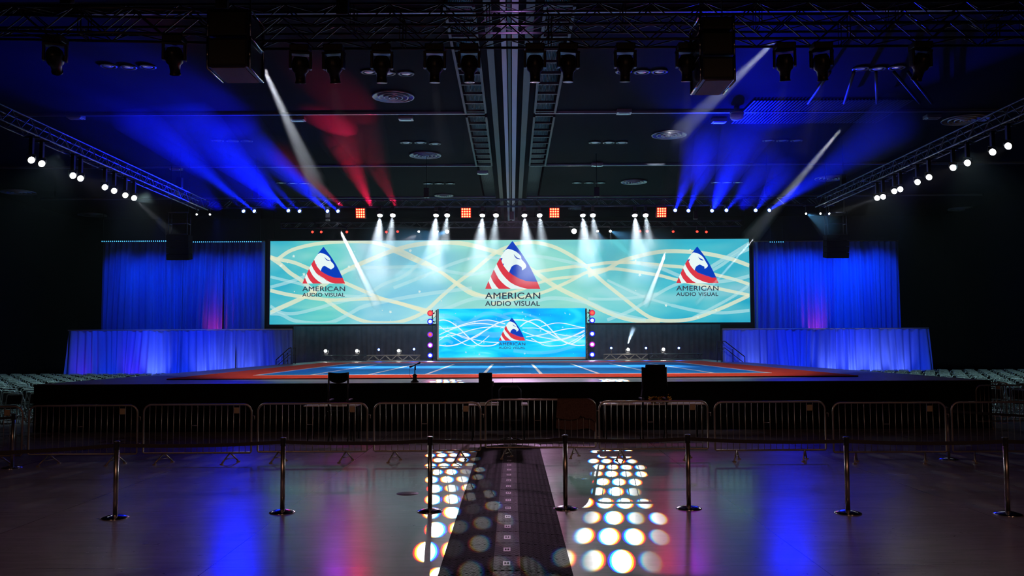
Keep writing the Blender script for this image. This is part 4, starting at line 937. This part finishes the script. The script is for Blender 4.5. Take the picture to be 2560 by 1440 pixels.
# drain plate
p = atz(1019, 1234, 0); MB_ = MB().lathe([(0, .003), (.165, .003), (.17, 0)][::-1], 32); o = MB_.build('floor_plate', mat('dark_iron', (.05, .05, .05), .5, .5)); o.location = p
tag(o, 'dark round cover plate set in the floor left of the cable ramps', 'floor plate')

# ---------------------------------------------------------------- folding chairs
def chair_tree():
    t = empty('folding_chair', (0, 0, 0)); fr = MB()
    w_ = .21
    top = (0, -.26, .86)
    fr.tube([(-w_, .12, 0), (-w_, -.1, .45), (-w_, -.24, .83), (-w_+.03, -.255, .86), (w_-.03, -.255, .86), (w_, -.24, .83), (w_, -.1, .45), (w_, .12, 0)], .015, 6)
    fr.tube([(-w_+.03, -.28, 0), (-w_+.03, .18, .43)], .011, 6); fr.tube([(w_-.03, -.28, 0), (w_-.03, .18, .43)], .011, 6)
    fr.tube([(-w_, -.0, .2), (w_, -.0, .2)], .009, 6)
    fr.build('frame', M['chairframe'], t)
    bk = MB(); q_ = []
    MB().add([(-w_+.02, -.135, .56), (w_-.02, -.135, .56), (w_-.02, -.235, .825), (-w_+.02, -.235, .825), (-w_+.02, -.118, .565), (w_-.02, -.118, .565), (w_-.02, -.218, .83), (-w_+.02, -.218, .83)],
             [(0, 3, 2, 1), (4, 5, 6, 7), (0, 1, 5, 4), (2, 3, 7, 6), (0, 4, 7, 3), (1, 2, 6, 5)]).build('backrest', M['seatpad'], t)
    MB().box(-w_+.015, w_-.015, -.14, .26, .43, .46, b=.01).build('seat', M['seatpad'], t)
    return t
ct = chair_tree(); used = False
small = {}
def merged_chair():
    mb_f = MB(); w_ = .21
    mb_f.tube([(-w_, .12, 0), (-w_, -.1, .45), (-w_, -.24, .83), (-w_+.02, -.255, .86), (w_-.02, -.255, .86), (w_, -.24, .83), (w_, -.1, .45), (w_, .12, 0)], .016, 5)
    nf = len(mb_f.f)
    mb_f.box(-w_+.02, w_-.02, -.23, -.12, .57, .82).box(-w_+.01, w_-.01, -.14, .26, .43, .46)
    me = mb_f.mesh('folding_chair', M['chairframe']); me.materials.append(M['seatpad'])
    for p_ in me.polygons[nf:]: p_.material_index = 1
    return me
far_mesh = merged_chair(); REST = []
for sgn, side in ((-1, 'left'), (1, 'right')):
    ang = R(43)*sgn
    rd = Vector((math.cos(ang), math.sin(ang), 0)); bd = Vector((-math.sin(ang), math.cos(ang), 0)); pos = []
    random.seed(5 if sgn < 0 else 6)
    for j in range(-30, 40):
        for i in range(-60, 60):
            p = Vector((sgn*18, 34, 0)) + rd*((i+.37*j)*.62) + bd*(j*1.2)
            if abs(p.x) < 12.5 or p.y < (26.3 if sgn < 0 else 26.0) or p.y > 46.0-.9 or abs(p.x) > 26: continue
            ppx = 1280+p.x/p.y*F
            if ppx < -25 or ppx > 2585: continue
            if abs(p.x) < 23.3 and p.y > 45.2: continue
            if sgn > 0 and (p-Vector((14.2, 26, 0))).length < 2.2: continue
            pos.append((p, j, i))
    pos.sort(key=lambda q_: q_[0].length)
    print(side, 'chairs', len(pos))
    step = max(1.0, len(pos)/149.0)
    keep = pos[:149]; REST.extend((p, ang) for p, _, _ in pos[149:])
    rows = sorted({j for _, j, _ in keep}, key=lambda j: min(q_[0].y for q_ in keep if q_[1] == j)); lab = {}
    for rn, j in enumerate(rows):
        for sn, q_ in enumerate(sorted([q_ for q_ in keep if q_[1] == j], key=lambda q_: abs(q_[0].x))):
            lab[(q_[1], q_[2])] = 'folding chair %s of the stage, %s row from the front, %s seat from the stage' % (side, NTH(rn), NTH(sn))
    for k, (p, j_, i_) in enumerate(keep):
        if k < 60:
            o = ct if not used else copy_tree(ct); used = True
        else:
            o = bpy.data.objects.new('folding_chair', far_mesh); COL.objects.link(o)
        o.location = (p.x+random.uniform(-.04, .04), p.y+random.uniform(-.05, .05), 0); o.rotation_euler = (0, 0, ang+random.uniform(-.06, .06))
        tag(o, lab[(j_, i_)], 'chair', 'folding chairs %s of the stage' % side)

# the remaining, farthest chairs
vs0 = [v.co.copy() for v in far_mesh.vertices]; fs0 = [tuple(p.vertices) for p in far_mesh.polygons]; mi0 = [p.material_index for p in far_mesh.polygons]
V_, F_, I_ = [], [], []
for p, ang in REST:
    Tm = T3(*p) @ Matrix.Rotation(ang, 4, 'Z'); n0 = len(V_); V_ += [Tm @ v for v in vs0]; F_ += [tuple(i+n0 for i in f) for f in fs0]; I_ += mi0
me = bpy.data.meshes.new('folding_chairs_far'); me.from_pydata(V_, [], F_); me.materials.append(M['chairframe']); me.materials.append(M['seatpad']); me.polygons.foreach_set('material_index', I_); me.update()
o = bpy.data.objects.new('folding_chairs', me); COL.objects.link(o)
tag(o, 'mass of farthest folding chairs at the foot of the low blue drapes', 'chairs', kind='stuff')

# ---------------------------------------------------------------- judges' area between barriers and stage
JY = 21.8
def table(pa, pb, label, z=.84):
    a = at(pa, 1004, JY); b_ = at(pb, 1004, JY); w_ = (b_.x-a.x)/2
    t = empty('judges_table', ((a.x+b_.x)/2, JY-.3, 0), label=label, cat='table', group='judges tables behind the barriers')
    MB().box(-w_, w_, -.38, .38, z-.03, z, b=.008).build('table_top', M['white'], t)
    for x in (-w_+.08, w_-.08):
        for y in (-.3, .3): MB().tube([(x, y, 0), (x, y, z-.03)], .02, 6).build('leg', M['black'], t)
    return t
table(775, 905, 'low table with white top behind the barriers at left'); table(1175, 1318, 'white-topped table behind the raised barrier in the middle'); table(1500, 1750, 'white-topped table with gold poms behind the barriers at right')
TZ = .84
a = at(1197, 932, JY-.1); b_ = at(1230, 932, JY-.1)
t = empty('loudspeaker', ((a.x+b_.x)/2, JY-.1, TZ), label='slim black upright loudspeaker standing on the middle judges table', cat='speaker')
w_ = (b_.x-a.x)/2; h = a.z-TZ
MB().box(-w_, w_, -.14, .14, 0, h, b=.015).build('cabinet', M['cloth_black'], t); MB().box(w_, w_+.04, -.06, .06, h*.55, h*.72).build('handle', M['black'], t)
def director_chair(xa, xb, yt, yb, label, sag):
    Y = 20.9; a = at(xa, yt, Y); b_ = at(xb, yb, Y); W_ = (b_.x-a.x)/2; zt_ = a.z; zl_ = b_.z
    t = empty('director_chair', ((a.x+b_.x)/2, Y, 0), label=label, cat='chair', group='tall chairs of the judges')
    for s_ in (-1, 1):
        MB().tube([(s_*W_, 0, .72), (s_*W_, 0, zt_)], .022, 8).build('back_post', M['black'], t)
        MB().box(s_*W_-.03, s_*W_+.03, -.05, .5, .95, .98).build('armrest', M['black'], t)
        MB().tube([(s_*W_, -.03, 0), (s_*W_, .45, .72)], .018, 6).build('leg', M['black'], t); MB().tube([(s_*W_, .45, 0), (s_*W_, -.03, .72)], .018, 6).build('leg', M['black'], t)
    MB().box(-W_, W_, -.03, .45, .7, .73).build('seat', M['cloth_black'], t)
    n = 16; vs = []; fs = []
    for i in range(n+1):
        x = -W_+2*W_*i/n; f = 1-(2*i/n-1)**2
        zz = zl_ - sag*(f**.5)+sag
        for yy in (-.01, .01): vs += [(x, yy, zz), (x, yy, zt_-.015*f)]
    for i in range(n): q_ = i*4; fs += [(q_, q_+4, q_+5, q_+1), (q_+2, q_+3, q_+7, q_+6), (q_+1, q_+5, q_+7, q_+3), (q_, q_+2, q_+6, q_+4)]
    MB().add(vs, fs).build('backrest', M['cloth_black'], t)
    return t
director_chair(822, 870, 931, 958, 'tall chair with sagging black fabric back behind the left barriers', .12)
t = director_chair(1606, 1666, 918, 990, 'tall black high-backed chair behind the right barriers', 0)
a = at(1604, 912, 20.9); b_ = at(1668, 990, 20.9)
cx = (a.x+b_.x)/2; w_ = (b_.x-a.x)/2
o = MB().add([(-w_-.02, -.12, b_.z), (w_, -.12, b_.z), (w_-.05, -.06, a.z), (-w_+.1, -.06, a.z), (-w_-.02, .12, b_.z), (w_, .12, b_.z), (w_-.05, .06, a.z), (-w_+.1, .06, a.z)], [(0, 1, 2, 3), (4, 7, 6, 5), (0, 4, 5, 1), (3, 2, 6, 7), (0, 3, 7, 4), (1, 5, 6, 2)]).build('draped_jacket', M['cloth_black'])
o.location = (cx, 20.9, 0); tag(o, 'black jacket draped over the tall right judges chair', 'jacket')
# small round-backed chair
p = at(1275, 966, 20.6)
t = empty('office_chair', (p.x, 20.6, 0), label='black chair with rounded back beside the slim loudspeaker', cat='chair')
w_ = .24; z1 = p.z; MB().tube([(-w_, 0, .5), (-w_, -.04, z1-.08), (-w_+.07, -.05, z1), (w_-.07, -.05, z1), (w_, -.04, z1-.08), (w_, 0, .5)], .018, 8).build('back_frame', M['black'], t)
MB().box(-w_+.02, w_-.02, -.05, -.02, .62, z1-.03, b=.01).build('backrest', M['cloth_black'], t); MB().box(-w_, w_, -.05, .42, .44, .5, b=.02).build('seat', M['cloth_black'], t)
MB().tube([(0, .2, .1), (0, .2, .44)], .03, 8).build('column', M['plastic'], t)
for k in range(5):
    q_ = k*2*PI/5; MB().tube([(0, .2, .12), (.28*math.cos(q_), .2+.28*math.sin(q_), .04)], .02, 6).build('leg', M['plastic'], t)
# microphone on stage lip
p = at(1037, 958, SY0+.35)
t = empty('microphone_stand', (p.x, SY0+.35, SZ), label='small microphone on a short stand at the front lip of the stage', cat='microphone')
MB().lathe([(0, .0), (.11, 0), (.11, .02), (.06, .06), (.05, .16), (.07, .18), (.03, .22), (0, .22)], 16).build('base', M['black'], t)
MB().tube([(0, 0, .2), (0, 0, .42)], .012, 6).build('rod', M['black'], t)
MB().tube([(.02, 0, .32), (.02+.0, 0, .45), (-.08, 0, .43)], .01, 6).tube([(-.1, 0, .4), (.1, -.02, .5)], .014, 8).build('boom', M['black'], t)
MB().lathe([(0, -.03), (.022, -.02), (.026, .01), (.015, .04), (0, .045)], 12, T=T3(.12, -.02, .51) @ Matrix.Rotation(1.1, 4, 'Y')).lathe([(0, -.03), (.022, -.02), (.026, .01), (.015, .04), (0, .045)], 12, T=T3(-.12, 0, .41) @ Matrix.Rotation(1.1, 4, 'Y')).build('microphone', M['plastic'], t)
MB().tube(smooth_path([(-.12, 0, .4), (-.15, 0, .3), (-.14, 0, .18), (-.06, 0, .1)]), .004, 4).build('cord', M['black'], t)
# gold poms
for k, (x, y) in enumerate(((1636, 990), (1662, 991))):
    p = at(x, y, JY-.45); random.seed(30+k); mb = MB()
    for i in range(260):
        d = Vector((random.gauss(0, 1), random.gauss(0, 1), random.gauss(0, .7))).normalized(); L = random.uniform(.08, .17)
        s_ = d.cross(Vector((random.random(), random.random(), random.random()))).normalized()*.006
        q_ = d*L+Vector((0, 0, -.02)); mb.add([s_, -s_, q_-s_, q_+s_], [(0, 1, 2, 3)])
    o = mb.build('pom_pom', M['gold']); o.location = (p.x, JY-.45, TZ+.1)
    tag(o, 'gold tinsel pom-pom on the right judges table, the %s of two' % ('left' if k == 0 else 'right'), 'pom-pom', 'gold pom-poms')
# papers, small items on tables
for k, (x, wd, wh) in enumerate(((1225, .5, 'middle'), (850, .4, 'left'), (1560, .35, 'right'))):
    p = at(x, 1000, JY-.4); mb = MB().box(-wd/2, wd/2, -.12, .12, 0, .03, b=.005); o = mb.build('paper_stack', M['white']); o.location = (p.x, JY-.4, TZ+.001); o.rotation_euler[2] = .2*k
    tag(o, 'stack of white papers on the %s judges table' % wh, 'papers')
# brown cloth over barrier
a = at(1393, 998, 17.6); b_ = at(1491, 998, 17.6); n = 22; m_ = 14; vs = []; fs = []; random.seed(2)
Yb = [o for o in bpy.data.objects if o.get('label', '').find('brown cloth') > 0][0].location.y
zt_ = 1.2
for sd in (1, -1):
    base = len(vs)
    for i in range(n+1):
        f = i/n; x = a.x+(b_.x-a.x-.02)*f
        corner = max(0, (f-.72)/.28); top = zt_-.12*corner**2.2-.005
        Ld = (.36+.05*math.sin(f*5)+(.05 if f > .6 else 0)+(-.05 if .55 < f < .7 else 0)) if sd == 1 else .58+.03*math.sin(f*4)
        for j in range(m_+1):
            g = j/m_; z = top-Ld*g; off = .026+.03*g*(1+math.sin(f*9+g*2))*.5
            vs.append((x-(.03*g if f < .2 else 0), Yb-sd*off if j else Yb-sd*.012, z))
    for i in range(n):
        for j in range(m_): q_ = base+i*(m_+1)+j; fs.append((q_, q_+1, q_+m_+2, q_+m_+1))
L_ = (n+1)*(m_+1)
for i in range(n): fs.append((i*(m_+1), (i+1)*(m_+1), L_+(i+1)*(m_+1), L_+i*(m_+1)))
o = MB().add(vs, fs, True).build('blanket', M['brown']); tag(o, 'brown cloth hung over the raised crowd barrier in the middle', 'cloth')
print('objects', len(bpy.data.objects))
